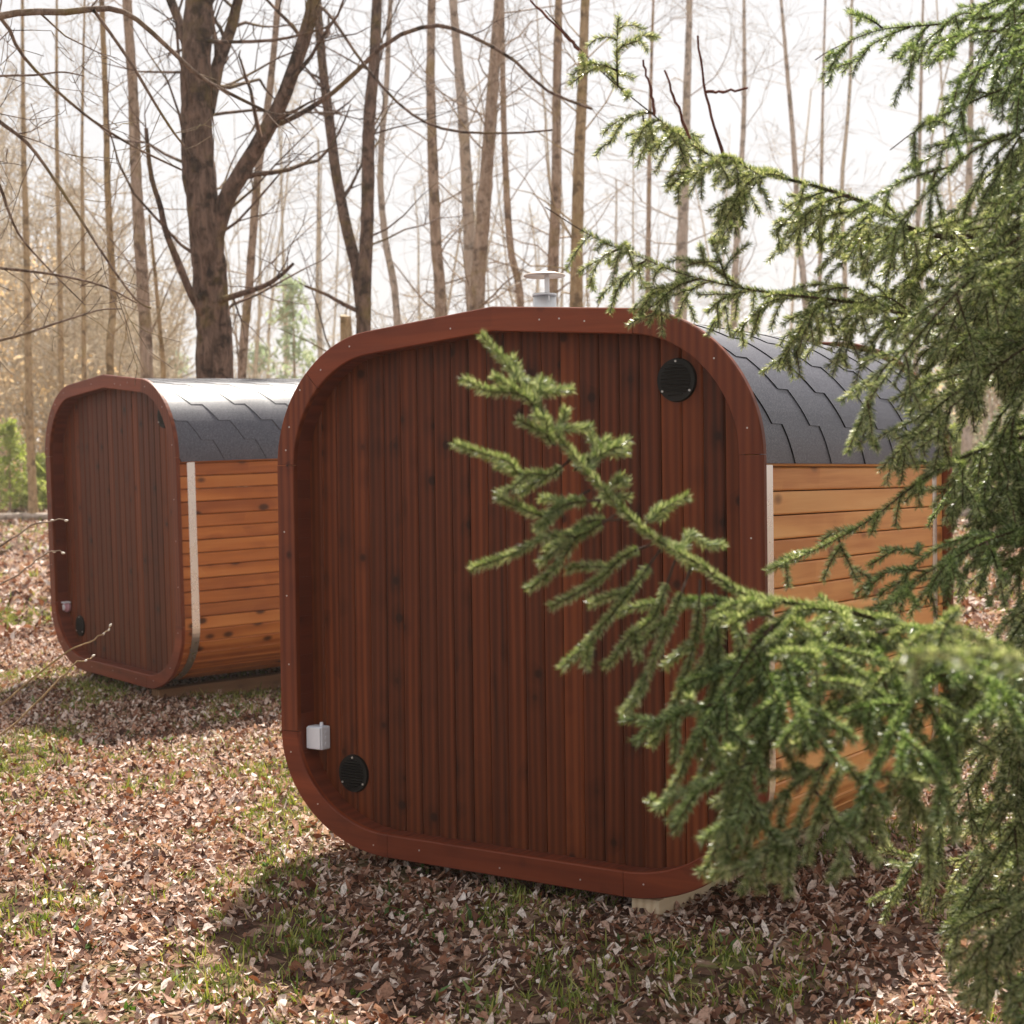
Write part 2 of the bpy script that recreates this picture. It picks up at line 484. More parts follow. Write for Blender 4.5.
def make_cabin(loc, rot, side_mat, skid_mat, rg, main):
    root = empty('sauna_cabin', loc, rot)
    P = PROF; S0 = arclen(P)
    # ---- fascia boards, cut where the joints are
    def nearest(u, z):
        return int(np.argmin(((P - (u, z)) ** 2).sum(1)))
    joints = [(.57, 0), (1.15, .52), (1.15, 1.63), (.64, 2.167), (0, 2.2203), (-.97, 2.01), (-1.15, 1.63), (-1.15, .52), (-.57, 0)]
    idx = [nearest(*q) for q in joints]
    In = inset(P, RW)
    def ring(y0, y1, name):
        n = len(P)
        for k in range(len(idx)):
            i0, i1 = idx[k], idx[(k + 1) % len(idx)]
            seq = [(i0 + q) % n for q in range(((i1 - i0) % n) + 1)]
            eps = .0012
            po, pi_ = P[seq].copy(), In[seq].copy()
            # hairline joint between boards
            for arr in (po, pi_):
                d0 = arr[1] - arr[0]; arr[0] += d0 / np.linalg.norm(d0) * eps
                d1 = arr[-2] - arr[-1]; arr[-1] += d1 / np.linalg.norm(d1) * eps
            jit = float(rg.uniform(0, .003))
            b = MB(); c = .004
            Nn = (pi_ - po); Nn /= np.linalg.norm(Nn, axis=1, keepdims=True)
            rings = []
            for q in range(len(seq)):
                o, i_, nn = po[q], pi_[q], Nn[q]
                ya, yb = y0 - jit, y1
                sec = [(o, ya + c), (o + nn * c, ya), (i_ - nn * c, ya), (i_, ya + c), (i_, yb), (o, yb)]
                rings.append([(w[0], yy, w[1] + ZO) for w, yy in sec])
            b.loft(rings)
            horiz = abs(po[-1][0] - po[0][0]) > abs(po[-1][1] - po[0][1])
            br = b.build(name, M['stained_trim'] if horiz else M['stained_trim_up'], root)
            if y0 < .1:
                for q in sorted({max(2, len(seq) // 8), len(seq) // 2, len(seq) - max(3, len(seq) // 8)}):
                    if q >= len(seq): continue
                    cpt = po[q] * .5 + pi_[q] * .5 + rg.normal(0, .008, 2)
                    sm = MB(); sm.cyl((cpt[0], y0 - jit - .0015, cpt[1] + ZO), (0, 1, 0), .0033, .0036, .003, 10)
                    sm.build('screw', M['screw'], br)
    ring(0, FASC, 'fascia_board')
    ring(LEN - FASC, LEN, 'rear_fascia_board')
    # ---- hull planks running the length of the cabin
    Po, Pi = inset(P, .040), inset(P, .084)
    So = arclen(Po); n_pl = int(round(So[-1] / .0875)); pitch = So[-1] / n_pl
    Si_ratio = So[-1]
    hull = MB()
    for k in range(n_pl):
        s0, s1 = k * pitch, (k + 1) * pitch
        g = .0022
        ch = .005
        a0, a1 = at_s(Po, So, s0 + g), at_s(Po, So, s1 - g)
        d = (a1 - a0) / np.linalg.norm(a1 - a0); nn = np.array([-d[1], d[0]])
        sec = [a0 + nn * ch, a0 + d * ch, a1 - d * ch, a1 + nn * ch, a1 + nn * .040, a0 + nn * .040]
        dz = float(rg.uniform(-.001, .001))
        rings = [[(w[0], y, w[1] + ZO) for w in sec] for y in (FASC + .001 + rg.uniform(0, .002), LEN - FASC - .001)]
        hull.loft(rings)
    hull.build('side_cladding', side_mat, root)
    # stained plank ends lining the overhang inside the fascia
    Pl0, Pl1 = inset(P, .0845), inset(P, .0885)
    lin = MB(); Sl = arclen(Pl0); n_l = n_pl
    for k in range(n_l):
        s0, s1 = k * Sl[-1] / n_l, (k + 1) * Sl[-1] / n_l
        j = float(rg.uniform(0, .0015))
        c0, c1 = at_s(Pl0, Sl, s0 + .0001), at_s(Pl0, Sl, s1 - .0001)
        d = (c1 - c0) / np.linalg.norm(c1 - c0); nn = np.array([-d[1], d[0]])
        sec = [c0, c1, c1 + nn * (.004 + j), c0 + nn * (.004 + j)]
        lin.loft([[(w_[0], y, w_[1] + ZO) for w_ in sec] for y in (FASC + .001, REC + .012)])
    lin.build('overhang_lining', M['stained_lining'], root)
    # ---- end walls of upright boards
    def end_wall(y, sgn, name):
        Q = inset(P, .066)
        w = MB(); bw = .0882; u = -1.084
        while u < 1.084 - .01:
            u1 = min(u + bw, 1.084)
            um = (u + u1) / 2
            # reach of the hull at this board
            def zr(uu):
                uu = max(-1.083, min(1.083, uu))
                zsl = []
                for k in range(len(Q)):
                    p, q = Q[k], Q[(k + 1) % len(Q)]
                    if (p[0] - uu) * (q[0] - uu) <= 0 and abs(p[0] - q[0]) > 1e-9:
                        tt = (uu - p[0]) / (q[0] - p[0]); zsl.append(p[1] + tt * (q[1] - p[1]))
                return min(zsl), max(zsl)
            za, zb = zr(u), zr(u1)
            j0 = float(rg.uniform(-.0012, .0012))
            prof = [(u + .0007, .009), (u + .0035, .002), (u + .008, -.0008), (u1 - .010, -.0008), (u1 - .006, .0006), (u1 - .0035, .003), (u1 - .0007, .0045)]
            prof = prof if sgn > 0 else prof
            bot = []; top = []
            for (pu, dy) in prof:
                f = (pu - u) / (u1 - u)
                bot.append((pu, y + sgn * (dy + j0), za[0] + (zb[0] - za[0]) * f + ZO))
                top.append((pu, y + sgn * (dy + j0), za[1] + (zb[1] - za[1]) * f + ZO))
            bk = y + sgn * .02
            bot += [(u1 - .0007, bk, zb[0] + ZO), (u + .0007, bk, za[0] + ZO)]
            top += [(u1 - .0007, bk, zb[1] + ZO), (u + .0007, bk, za[1] + ZO)]
            w.loft([bot, top])
            u = u1
        w.build(name, M['stained_boards'], root)
    end_wall(REC, 1, 'front_wall')
    end_wall(LEN - REC, -1, 'rear_wall')
    # ---- shingled roof: staggered hexagonal tabs, each strip lapping over the next
    Rf = inset(P, .030); Sr = arclen(Rf)
    ridge = int(np.argmax(Rf[:, 1])); s_r = Sr[ridge]
    kk = [k for k in range(len(Rf) // 2) if Rf[k][1] < ROOFZ < Rf[k + 1][1]][0]
    s_e = Sr[kk] + (ROOFZ - Rf[kk][1]) / (Rf[kk + 1][1] - Rf[kk][1]) * (Sr[kk + 1] - Sr[kk])
    half = s_r - s_e
    ya, yb = FASC + .001, LEN - FASC - .001
    roof = MB()
    def surf(side, q, y, h):
        # q: metres up from the eave; h: height over the deck
        s = s_e + q
        p = at_s(Rf, Sr, s); p2 = at_s(Rf, Sr, s + .004); p1 = at_s(Rf, Sr, s - .004)
        d = (p2 - p1) / np.linalg.norm(p2 - p1); no = np.array([d[1], -d[0]])
        w = p + no * h
        return (side * w[0], y, w[1] + ZO)
    per, ds, flat = .326, .142, .082
    diag = per / 2 - flat
    rows = []; q = 0.0; off = 0.0
    while q < half - 1e-6:
        qe = min(q + ds, half)
        for f in np.linspace(0, 1, 7):
            rows.append((q + (qe - q) * f, off - diag * f * (qe - q) / ds))
        off = off - diag * (qe - q) / ds
        rows.append((qe, off - flat)) if qe < half - 1e-6 else None
        off -= flat; q = qe
    HI, LO = .0045, .0006
    for side in (1, -1):
        nstrip = int((yb - ya) / per) + 8
        for k in range(nstrip):
            base = ya + .29 + (k - 1) * per + (0 if main else .06)
            jj = rg.normal(0, .004)
            vs, fs, sk = [], [], []
            for (qq, tt) in rows:
                t0 = base + tt + jj; t1 = t0 + per
                c0, c1 = min(max(t0, ya), yb), min(max(t1, ya), yb)
                h0 = HI + (LO - HI) * (c0 - t0) / per
                h1 = HI + (LO - HI) * (c1 - t0) / per
                vs += [surf(side, qq, c0, h0), surf(side, qq, c1, h1), surf(side, qq, c0, -.002)]
            for r_ in range(len(rows) - 1):
                a_ = 3 * r_; b_ = a_ + 3
                if vs[a_][1] < yb - 1e-5 or vs[b_][1] < yb - 1e-5:
                    if not (vs[a_ + 1][1] <= ya + 1e-6 and vs[b_ + 1][1] <= ya + 1e-6):
                        fs.append((a_, a_ + 1, b_ + 1, b_) if side > 0 else (a_, b_, b_ + 1, a_ + 1))
                        if vs[a_][1] > ya + 1e-6 or vs[b_][1] > ya + 1e-6:
                            sk.append((a_, b_, b_ + 2, a_ + 2))
            if fs:
                b0 = len(roof.v); roof.add(vs, fs, 0)
                for f_ in sk: roof.f.append(tuple(b0 + z for z in f_)); roof.mi.append(1)
        # eave drip edge and deck
        eav = [surf(side, 0, ya, .006), surf(side, 0, yb, .006), surf(side, 0, yb, -.011), surf(side, 0, ya, -.011)]
        roof.add(eav, [(0, 1, 2, 3)], 1)
    roof.build('roof', [M['shingle'], M['shingle_edge']], root)
    # ---- steel bands round the hull
    for (b0, b1) in ((.095, .152), (1.75, 1.803)):
        bd = MB(); Q1, Q2 = inset(P, .0375), inset(P, .0395)
        for sgn in (1, -1):
            pts = []
            for k in range(len(P) // 2 + 1):
                if P[k][1] < ROOFZ - .004 and P[k][0] > .3: pts.append(k)
            rings = []
            o1 = [Q1[k] for k in pts] ; o2 = [Q2[k] for k in pts]
            last = np.array([o1[-1][0], ROOFZ - .005]); o1.append(last); o2.append(last - (.002, 0))
            for p_, q_ in zip(o1, o2):
                rings.append([(sgn * p_[0], b0, p_[1] + ZO), (sgn * p_[0], b1, p_[1] + ZO), (sgn * q_[0], b1, q_[1] + ZO), (sgn * q_[0], b0, q_[1] + ZO)])
            bd.loft(rings)
        bd.build('steel_band', M['steel'], root)
    # ---- round air vents on the end wall
    def vent(u, z):
        v = MB(); yv = REC - .001
        v.cyl((u, yv - .012, z + ZO), (0, 1, 0), .078, .081, .012, 40)
        o = v.build('air_vent', M['black'], root)
        s = MB()
        for dz in np.arange(-.054, .055, .012):
            hw = math.sqrt(max(0, .062 ** 2 - dz ** 2))
            s.add([(u - hw, yv - .0135, z + ZO + dz - .004), (u + hw, yv - .0135, z + ZO + dz - .004), (u + hw, yv - .018, z + ZO + dz + .001), (u - hw, yv - .018, z + ZO + dz + .001),
                   (u - hw, yv - .0125, z + ZO + dz + .003), (u + hw, yv - .0125, z + ZO + dz + .003)], [(0, 1, 2, 3), (3, 2, 5, 4)])
        s.build('louvre', M['black'], o)
        for an in (90, 215, 325):
            k = MB(); k.cyl((u + .069 * math.cos(R(an)), yv - .0155, z + ZO + .069 * math.sin(R(an))), (0, 1, 0), .0042, .0046, .004, 10)
            k.build('screw', M['screw'], o)
    vent(.755, 1.903)
    vent(-.832, .306)
    # ---- skids
    for u0 in (-.80, .58):
        s = MB()
        s.box(u0, u0 + .12, .03 if u0 > 0 else .12, LEN - .05, -.05, ZO - .001)
        s.build('skid', skid_mat, root, bevel=.004)
    return root


zc = 0.08
rgc = np.random.default_rng(3)
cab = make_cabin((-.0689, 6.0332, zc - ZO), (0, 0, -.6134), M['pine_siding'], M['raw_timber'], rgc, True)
tag(cab, 'large rounded wooden sauna cabin with grey junction box on its dark red end wall', 'cabin', 'rounded sauna cabins')
# junction box with its cover, side knock-outs and cable gland
jb = MB(); jb.box(-1.050, -.964, REC - .058, REC - .002, .40 + ZO, .50 + ZO)
jbo = jb.build('junction_box', M['plastic'], cab, bevel=.006)
k = MB(); k.box(-1.046, -.968, REC - .066, REC - .0585, .404 + ZO, .496 + ZO); k.build('cover', M['plastic'], jbo, bevel=.003)
k = MB(); k.cyl((-.99, REC - .03, .5005 + ZO), (0, 0, 1), .009, .007, .016, 14); k.build('cable_gland', M['plastic'], jbo)
k = MB()
for zz in (.425, .45, .475):
    k.cyl((-.9635, REC - .03, zz + ZO), (1, 0, 0), .009, .008, .002, 12)
k.build('knockout', M['plastic'], jbo)
# chimney: pipe, cap and the strap that carries the cap
ch = empty('chimney', (-.10, .52, ZO)); ch.parent = cab
k = MB(); k.cyl((0, 0, 2.12), (0, 0, 1), .049, .049, .19, 32); k.cyl((0, 0, 2.312), (0, 0, 1), .051, .051, .012, 32)
k.build('pipe', M['zinc'], ch, True)
k = MB()
rr = [[(r_ * math.cos(t_), r_ * math.sin(t_), z_) for t_ in np.linspace(0, 2 * math.pi, 36, endpoint=False)] for r_, z_ in ((.086, 2.396), (.088, 2.400), (.084, 2.404), (.05, 2.412), (.012, 2.418))]
k.loft(rr); k.build('cap', [M['cap_metal']], ch, True)
k = MB(); k.box(.020, .042, -.03, -.026, 2.29, 2.40); k.build('cap_strap', M['zinc'], ch)

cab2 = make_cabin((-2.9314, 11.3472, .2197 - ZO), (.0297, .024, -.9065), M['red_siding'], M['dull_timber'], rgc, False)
tag(cab2, 'smaller looking rounded wooden sauna cabin farther back on the left with orange plank side', 'cabin', 'rounded sauna cabins')
so = MB(); so.cyl((-1.045, REC - .004, .44 + ZO), (0, -1, 0), .042, .042, .03, 24); so.cyl((-1.045, REC - .0345, .44 + ZO), (0, -1, 0), .036, .030, .012, 24)
soo = so.build('power_socket', M['mauve'], cab2, True)
k = MB(); k.cyl((-1.045, REC - .047, .437 + ZO), (0, -1, 0), .024, .021, .008, 20); k.build('socket_face', M['plastic'], soo)
k = MB(); k.box(-1.085, -1.005, REC - .062, REC - .004, .47 + ZO, .482 + ZO); k.build('socket_lid', M['plastic'], soo, bevel=.004)

# ------------------------------------------------------------------ bare trees
def grow(rg, p, d, L, r, lvl, out, trop=.12, wig=.16, rmin=.004, maxl=3):
    n = max(3, int(L / (.28 if lvl < 2 else .16)))
    st = L / n
    d = np.array(d, float); d /= np.linalg.norm(d); p = np.array(p, float)
    for k in range(n):
        f0, f1 = k / n, (k + 1) / n
        d = d + rg.normal(0, wig, 3) * (.6 if lvl == 0 else 1) + np.array([0, 0, trop * .35])
        d /= np.linalg.norm(d)
        q = p + d * st
        ra = max(rmin, r * (1 - .8 * f0)); rb = max(rmin, r * (1 - .8 * f1))
        out.append((p, q, ra, rb))
        if lvl < maxl and f1 > .18:
            nc = rg.poisson((.85, .9, .8)[min(lvl, 2)])
            for _ in range(nc):
                ax = rg.normal(0, 1, 3); ax -= d * (ax @ d); ax /= np.linalg.norm(ax) + 1e-9
                an = rg.uniform(.5, 1.05)
                dd = d * math.cos(an) + ax * math.sin(an)
                grow(rg, q, dd, L * rg.uniform(.3, .52) * (1.15 - .55 * f1), rb * .55, lvl + 1, out, trop, wig, rmin, maxl)
        p = q


def seg_mesh(name, out, mat, parent, n=3):
    P0 = np.array([o[0] for o in out]); P1 = np.array([o[1] for o in out])
    V, Fc = prisms(P0, P1, [o[2] for o in out], [o[3] for o in out], n)
    return link(name, np_mesh(name, V, Fc), mat, parent, True)


def bare_tree(label, px, d, wpx, mat, group='bare trees around the cabins', twigs=14, top=11.0, zlow=2.2, blen=(1.0, 2.6), seed=1, limbs=(), wob=.02, rmin=None, extra=(), name='bare_tree', cat='tree'):
    """px: pixels of the trunk from top to base; d its distance; wpx its width"""
    rg = np.random.default_rng(seed)
    pts = [at(x, y, d) for x, y in px]
    base = pts[-1].copy(); slope = (pts[-1] - pts[0]) / max(1e-6, (pts[0][2] - pts[-1][2]))
    gz = float(ground(base[0], base[1])) - .12
    b0 = base.copy(); b0[2] = gz; b0[:2] += slope[:2] * .4 * (base[2] - gz)
    topp = pts[0].copy(); up = pts[0] - pts[1]; up /= np.linalg.norm(up)
    ext = []
    if top > topp[2] + 1:
        ext = [topp + up * ((top - topp[2]) * f) / max(up[2], .4) for f in (1.0, .5)]
    path = [b0] + pts[::-1] + ext[::-1]
    # keep the wander at ground level real: shift depth a little along the trunk
    path = [q + np.array([0, rg.normal(0, .06), 0]) for q in path]
    n = 56
    sp_ = smooth_path(path, n)
    r0 = wpx / F_PX * d / 2
    zz = sp_[:, 2]
    f = (zz - zz[0]) / (zz[-1] - zz[0])
    rad = r0 * (1.12 - .75 * f ** 1.3) + r0 * .45 * np.exp(-(zz - zz[0]) / .28)
    rad = np.maximum(rad, .01)
    root = empty(name, b0, (0, 0, 0))
    off = np.array(b0)
    V, Fc = tube(sp_ - off, rad, 18 if wpx > 12 else 9, .055, rg)
    link('trunk', np_mesh('trunk', V, Fc), mat, root, True)
    rmin = rmin or max(.0022, .15 * d / F_PX)
    for lm in limbs:
        pl, w0, w1, dd = lm
        lp = smooth_path([at(x, y, d + dd * q / max(1, len(pl) - 1)) for q, (x, y) in enumerate(pl)], 18)
        lr = np.linspace(w0, w1, 18) / F_PX * d / 2
        V1 = tube(lp - off, lr, 8, .04, rg)
        out = []
        for q in range(3, 18, 2):
            dr = lp[min(q + 1, 17)] - lp[q - 1]; dr /= np.linalg.norm(dr)
            for _ in range(rg.poisson(1.1)):
                ax = rg.normal(0, 1, 3); ax -= dr * (ax @ dr); ax /= np.linalg.norm(ax)
                grow(rg, lp[q] - off, dr * .6 + ax * .75, rg.uniform(.25, .9) * (w0 + 6) / 14, max(rmin, lr[q] * .4), 2, out, .1, .2, rmin, 3)
        parts = [V1]
        if out:
            parts.append(prisms([o[0] for o in out], [o[1] for o in out], [o[2] for o in out], [o[3] for o in out], 4 if False else 8) if False else prisms([o[0] for o in out], [o[1] for o in out], [o[2] for o in out], [o[3] for o in out], 3))
        VV, FF = merge(parts)
        link('limb', np_mesh('limb', VV, FF), mat, root, True)
    out = []
    for _ in range(int(twigs * 2.3)):
        z = rg.uniform(max(zlow, gz + 1.2), top * .98)
        k = int(np.searchsorted(zz, z)); k = min(max(k, 1), n - 1)
        p = sp_[k] - off
        az = rg.uniform(0, 2 * np.pi); el = rg.uniform(.1, .9)
        dd = np.array([math.cos(az) * math.cos(el), math.sin(az) * math.cos(el), math.sin(el)])
        grow(rg, p, dd, rg.uniform(*blen), min(rad[k] * .2, .02), 1, out, .1, .17, rmin, 3)
    if out:
        seg_mesh('crown', out, mat, root)
    return tag(root, label, cat, group)


BIG = 'bare trees around the cabins'
bare_tree('thickest dark mossy tree trunk with forked limbs standing behind the left cabin',
          [(199, -20), (197, 60), (198, 150), (206, 225), (210, 300), (214, 380)], 14.5, 36, M['bark_dark'], twigs=12, seed=11, blen=(1, 2.4), zlow=3.0,
          limbs=[([(212, 250), (224, 205), (243, 170), (268, 128), (288, 85), (312, 10), (320, -60)], 20, 12, -.4),
                 ([(208, 110), (218, 65), (232, 25), (244, -30)], 15, 9, .4),
                 ([(206, 318), (192, 296), (178, 262), (166, 232), (160, 205), (151, 175), (146, 128)], 9, 4, -.6),
                 ([(215, 302), (240, 294), (264, 286), (280, 276), (293, 264)], 7, 3, -.9),
                 ([(203, 90), (192, 70), (182, 30), (165, -20)], 12, 7, .5),
                 ([(270, 128), (300, 114), (339, 88), (388, 42), (430, 26), (462, 32), (511, 58), (546, 90), (592, 109)], 5.5, 2.6, -1.2),
                 ([(312, 0), (332, 18), (363, 63), (405, 109), (448, 130), (511, 133), (552, 130)], 3.6, 1.8, -1.6),
                 ([(196, 40), (230, 42), (281, 39), (328, 27)], 4.5, 2, -.8)])
bare_tree('slender pale straight trunk just left of the thickest dark tree',
          [(128, -10), (131, 90), (136, 190), (142, 290), (146, 376)], 17.5, 13, M['bark_mid'], seed=12, twigs=9)
bare_tree('thin yellowish trunk rising above the peak of the left cabin',
          [(101, -10), (104, 100), (108, 200), (112, 300), (114, 375)], 19, 8, M['bark_warm'], seed=13, twigs=9)
bare_tree('thin leaning trunk close on the right of the thickest dark tree',
          [(278, -10), (270, 90), (260, 180), (251, 280), (243, 375)], 19, 9, M['bark_mid'], seed=14, twigs=8)
bare_tree('dark trunk with a leaning second stem behind the left shoulder of the front cabin',
          [(377, -10), (374, 60), (369, 130), (367, 220), (364, 320)], 18, 15, M['bark_dark'], seed=15, twigs=12,
          limbs=[([(362, 318), (357, 270), (346, 226), (336, 172), (328, 110), (322, 60), (316, -10)], 13, 9, .5),
                 ([(360, 312), (345, 305), (325, 294), (305, 286)], 5, 2.5, -.7)])
bare_tree('pale bare trunk right beside the dark trunk with the leaning second stem',
          [(391, -10), (386, 80), (380, 170), (385, 240), (397, 322)], 22, 8, M['bark_pale'], seed=16, twigs=9)
bare_tree('straight pale brown trunk left of the pair of close trunks above the front cabin roof',
          [(432, -10), (431, 80), (433, 160), (436, 240), (441, 318)], 22, 13, M['bark_mid'], seed=17, twigs=10)
bare_tree('left trunk of the close pair above the front cabin roof peak',
          [(452, -10), (458, 60), (464, 130), (468, 210), (473, 312)], 22.5, 14, M['bark_pale'], seed=18, twigs=9)
bare_tree('right trunk of the close pair above the front cabin roof peak',
          [(500, -10), (494, 70), (489, 140), (483, 220), (477, 312)], 21.5, 16, M['bark_mid'], seed=19, twigs=10)
bare_tree('thin trunk curving to the right just left of the chimney',
          [(502, -10), (503, 90), (506, 180), (511, 250), (521, 312)], 23, 8.5, M['bark_mid'], seed=20, twigs=9)
bare_tree('straight trunk standing directly behind the chimney cap',
          [(559, -10), (557, 90), (556, 190), (552, 312)], 22.5, 12.5, M['bark_mid'], seed=21, twigs=9)
bare_tree('mossy yellowish trunk just right of the chimney',
          [(586, -10), (582, 90), (578, 190), (576, 312)], 21, 14, M['bark_warm'], seed=22, twigs=10)
bare_tree('thin far trunk seen between chimney and the spruce',
          [(653, -10), (650, 120), (648, 300)], 30, 6.5, M['bark_mid'], seed=23, twigs=10)
bare_tree('broad pale trunk seen through the tips of the upper spruce branches',
          [(690, -10), (687, 90), (684, 180), (681, 300)], 29, 14, M['bark_pale'], seed=24, twigs=10)
bare_tree('thin pale trunk behind the middle spruce branch above the vent side of the roof',
          [(744, -10), (743, 110), (739, 200), (734, 310)], 31, 8, M['bark_pale'], seed=25, twigs=8)
bare_tree('pale wavering trunk above the right end of the front cabin roof',
          [(780, -10), (788, 70), (795, 150), (800, 240), (806, 330)], 31, 8, M['bark_pale'], seed=26, twigs=8)
bare_tree('very thin straight trunk in the bright gap left of the dense spruce',
          [(825, -10), (823, 120), (820, 320)], 33, 5, M['bark_pale'], seed=27, twigs=8)
bare_tree('thin pale trunk half hidden in the dense spruce at upper right',
          [(923, -10), (920, 120), (916, 330)], 30, 6, M['bark_pale'], seed=28, twigs=8)
bare_tree('pale trunk deep behind the spruce near the right edge',
          [(972, -10), (970, 120), (967, 330)], 29, 10, M['bark_pale'], seed=29, twigs=8)
bare_tree('brown trunk at far left above the small young spruce',
          [(20, -10), (24, 150), (27, 260), (30, 400), (31, 470)], 31, 8, M['bark_warm'], seed=30, twigs=12)
bare_tree('thin yellowish trunk between the far left brown trunk and the left cabin',
          [(84, -10), (83, 150), (83, 300), (84, 400)], 27, 5, M['bark_warm'], seed=31, twigs=10)
bare_tree('short leaning yellowish trunk tight behind the left cabin roof beside the pale trunk',
          [(150, 215), (155, 280), (160, 330), (163, 378)], 21, 6.5, M['bark_warm'], seed=32, twigs=4, top=6)
bare_tree('second thin stem in the left wood, above the left rounded corner of the left cabin',
          [(58, -10), (57, 150), (60, 300), (62, 410)], 33, 6, M['bark_warm'], seed=33, twigs=12)

# cut pale stump showing over the left shoulder of the front cabin
stp = at(346, 345, 17.4)
gz = float(ground(stp[0], stp[1]))
stm = empty('tree_stump', (stp[0], stp[1], gz))
hz = at(346, 317, 17.4)[2] - gz
pth = np.array([[0, 0, -.1], [0, 0, .15], [.01, 0, hz * .5], [0, 0, hz]])
V, Fc = tube(smooth_path(pth, 12), np.linspace(.10, .066, 12) + .05 * np.exp(-np.linspace(0, 5, 12)), 12, .05, rng)
link('trunk', np_mesh('trunk', V, Fc), M['bark_warm'], stm, True)
k = MB(); k.cyl((0, 0, hz - .012), (.25, -.3, 1), .066, .064, .02, 14); k.build('cut_face', M['raw_timber'], stm)
tag(stm, 'tall pale cut stump showing over the left shoulder of the front cabin', 'stump')

# tree left of the picture whose limbs hang into the view
bare_tree('dark rough tree at the left edge whose long thin limbs hang across the sky',
          [(-95, -40), (-98, 120), (-100, 300), (-104, 520)], 8.2, 60, M['bark_limb'], seed=41, twigs=0, top=9, name='bare_tree',
          limbs=[([(-95, 40), (-40, 30), (0, 16), (30, 12), (70, 12), (104, 8), (128, 14), (148, 29), (176, 55), (197, 74), (219, 88), (265, 111)], 8.5, 3.4, .6),
                 ([(-95, -10), (-40, -8), (3, 20), (18, 49), (41, 76), (78, 109), (105, 129), (140, 150), (182, 170)], 4.6, 2.2, .8),
                 ([(94, 11), (98, 16), (129, 60), (156, 105), (172, 130), (184, 146)], 4, 2.2, .3),
                 ([(-98, 60), (-40, 92), (0, 122), (24, 140), (41, 160), (68, 200), (92, 237), (115, 272), (137, 301), (151, 308)], 5, 1.8, .4),
                 ([(-100, 120), (-40, 150), (-4, 180), (8, 210), (20, 236), (45, 265), (85, 305)], 4.5, 1.4, .4),
                 ([(-100, 250), (-50, 262), (0, 268), (50, 274), (100, 285), (137, 303)], 4.5, 1.6, .4),
                 ([(-98, 90), (-40, 80), (0, 76), (36, 75), (62, 72), (84, 76)], 3.5, 1.3, .3),
                 ([(-100, 330), (-40, 345), (10, 338), (60, 322), (100, 310), (122, 309)], 4, 1.3, .6)])

# ------------------------------------------------------------------ thin shrub with pale buds at the left edge
def budded_shrub():
    rg = np.random.default_rng(5)
    d = 6.3
    b = at(-150, 780, d); b[2] = float(ground(b[0], b[1])) - .02
    root = empty('bare_shrub', b)
    off = np.array(b)
    paths = [[(-150, 760), (-80, 640), (-20, 594), (0, 585), (30, 566), (46, 553), (64, 551)],
             [(-150, 765), (-90, 600), (-30, 560), (0, 546), (20, 533), (40, 523), (66, 519)],
             [(-150, 770), (-60, 740), (0, 705), (40, 672), (70, 650), (88, 642), (104, 633), (112, 625)],
             [(-150, 770), (-60, 770), (0, 735), (40, 700), (70, 668), (84, 661), (92, 657)]]
    for k, pl in enumerate(paths):
        sp_ = smooth_path([at(x, y, d + .02 * q) for q, (x, y) in enumerate(pl)], 26)
        sp_[0] = off + (0, 0, 0)
        sp_ += rg.normal(0, .004, sp_.shape) * np.linspace(0, 1, 26)[:, None]
        V, Fc = tube(sp_ - off, np.linspace(.006, .0026, 26), 6)
        st = link('stem', np_mesh('stem', V, Fc), M['bark_warm'] if k > 1 else M['bark_mid'], root, True)
        for f in ((25, 23, 21) if k != 3 else (25, 22)):
            bm_ = MB(); c = sp_[f] - off + rg.normal(0, .003, 3); r_ = .0055 if f == 25 else .0048
            T = sp_[25] - sp_[22]; T /= np.linalg.norm(T)
            ref = np.cross(T, (0, 0, 1)); ref /= np.linalg.norm(ref); w = np.cross(T, ref)
            rings = [[c + T * (h * r_ * 1.5) + (ref * math.cos(a_) + w * math.sin(a_)) * r_ * rr_ for a_ in np.linspace(0, 2 * math.pi, 8, endpoint=False)] for h, rr_ in ((-1, .25), (-.5, .85), (0, 1), (.6, .7), (1.1, .15))]
            bm_.loft(rings)
            bm_.build('bud', M['bud'], st, True)
    tag(root, 'thin bare shrub whose budded stems reach in from the left edge past the left cabin', 'shrub')


budded_shrub()

# ------------------------------------------------------------------ spruce with needles
def needles(P0, P1, dens, nl, wd, rg, up_bias=.25):
    P0 = np.asarray(P0, float); P1 = np.asarray(P1, float)
    L = np.linalg.norm(P1 - P0, axis=1)
    cnt = rg.poisson(L * dens)
    idx = np.repeat(np.arange(len(L)), cnt)
    N = len(idx)
    if N == 0: return np.zeros((0, 3)), np.zeros((0, 4), int)
    D = (P1 - P0)[idx] / (L[idx][:, None] + 1e-9)
    pos = P0[idx] + (P1 - P0)[idx] * rg.random(N)[:, None]
    rnd = rg.normal(0, 1, (N, 3)); rnd[:, 2] += up_bias
    rad = rnd - D * (rnd * D).sum(1, keepdims=True)
    rad /= np.linalg.norm(rad, axis=1, keepdims=True) + 1e-9
    sp_ = rg.uniform(.45, .95, N)[:, None]
    nd = D * sp_ + rad * (1.15 - sp_ * .45)
    nd /= np.linalg.norm(nd, axis=1, keepdims=True)
    ln = (np.asarray(nl)[idx] if np.ndim(nl) else nl) * rg.uniform(.7, 1.12, N)
    wdv = np.cross(nd, rg.normal(0, 1, (N, 3))); wdv /= np.linalg.norm(wdv, axis=1, keepdims=True) + 1e-9
    tip = pos + nd * ln[:, None]
    mid = pos + nd * (ln * .45)[:, None]
    V = np.stack([pos, mid + wdv * wd / 2, tip, mid - wdv * wd / 2], 1).reshape(-1, 3)
    Fc = np.arange(N * 4).reshape(N, 4)
    return V, Fc


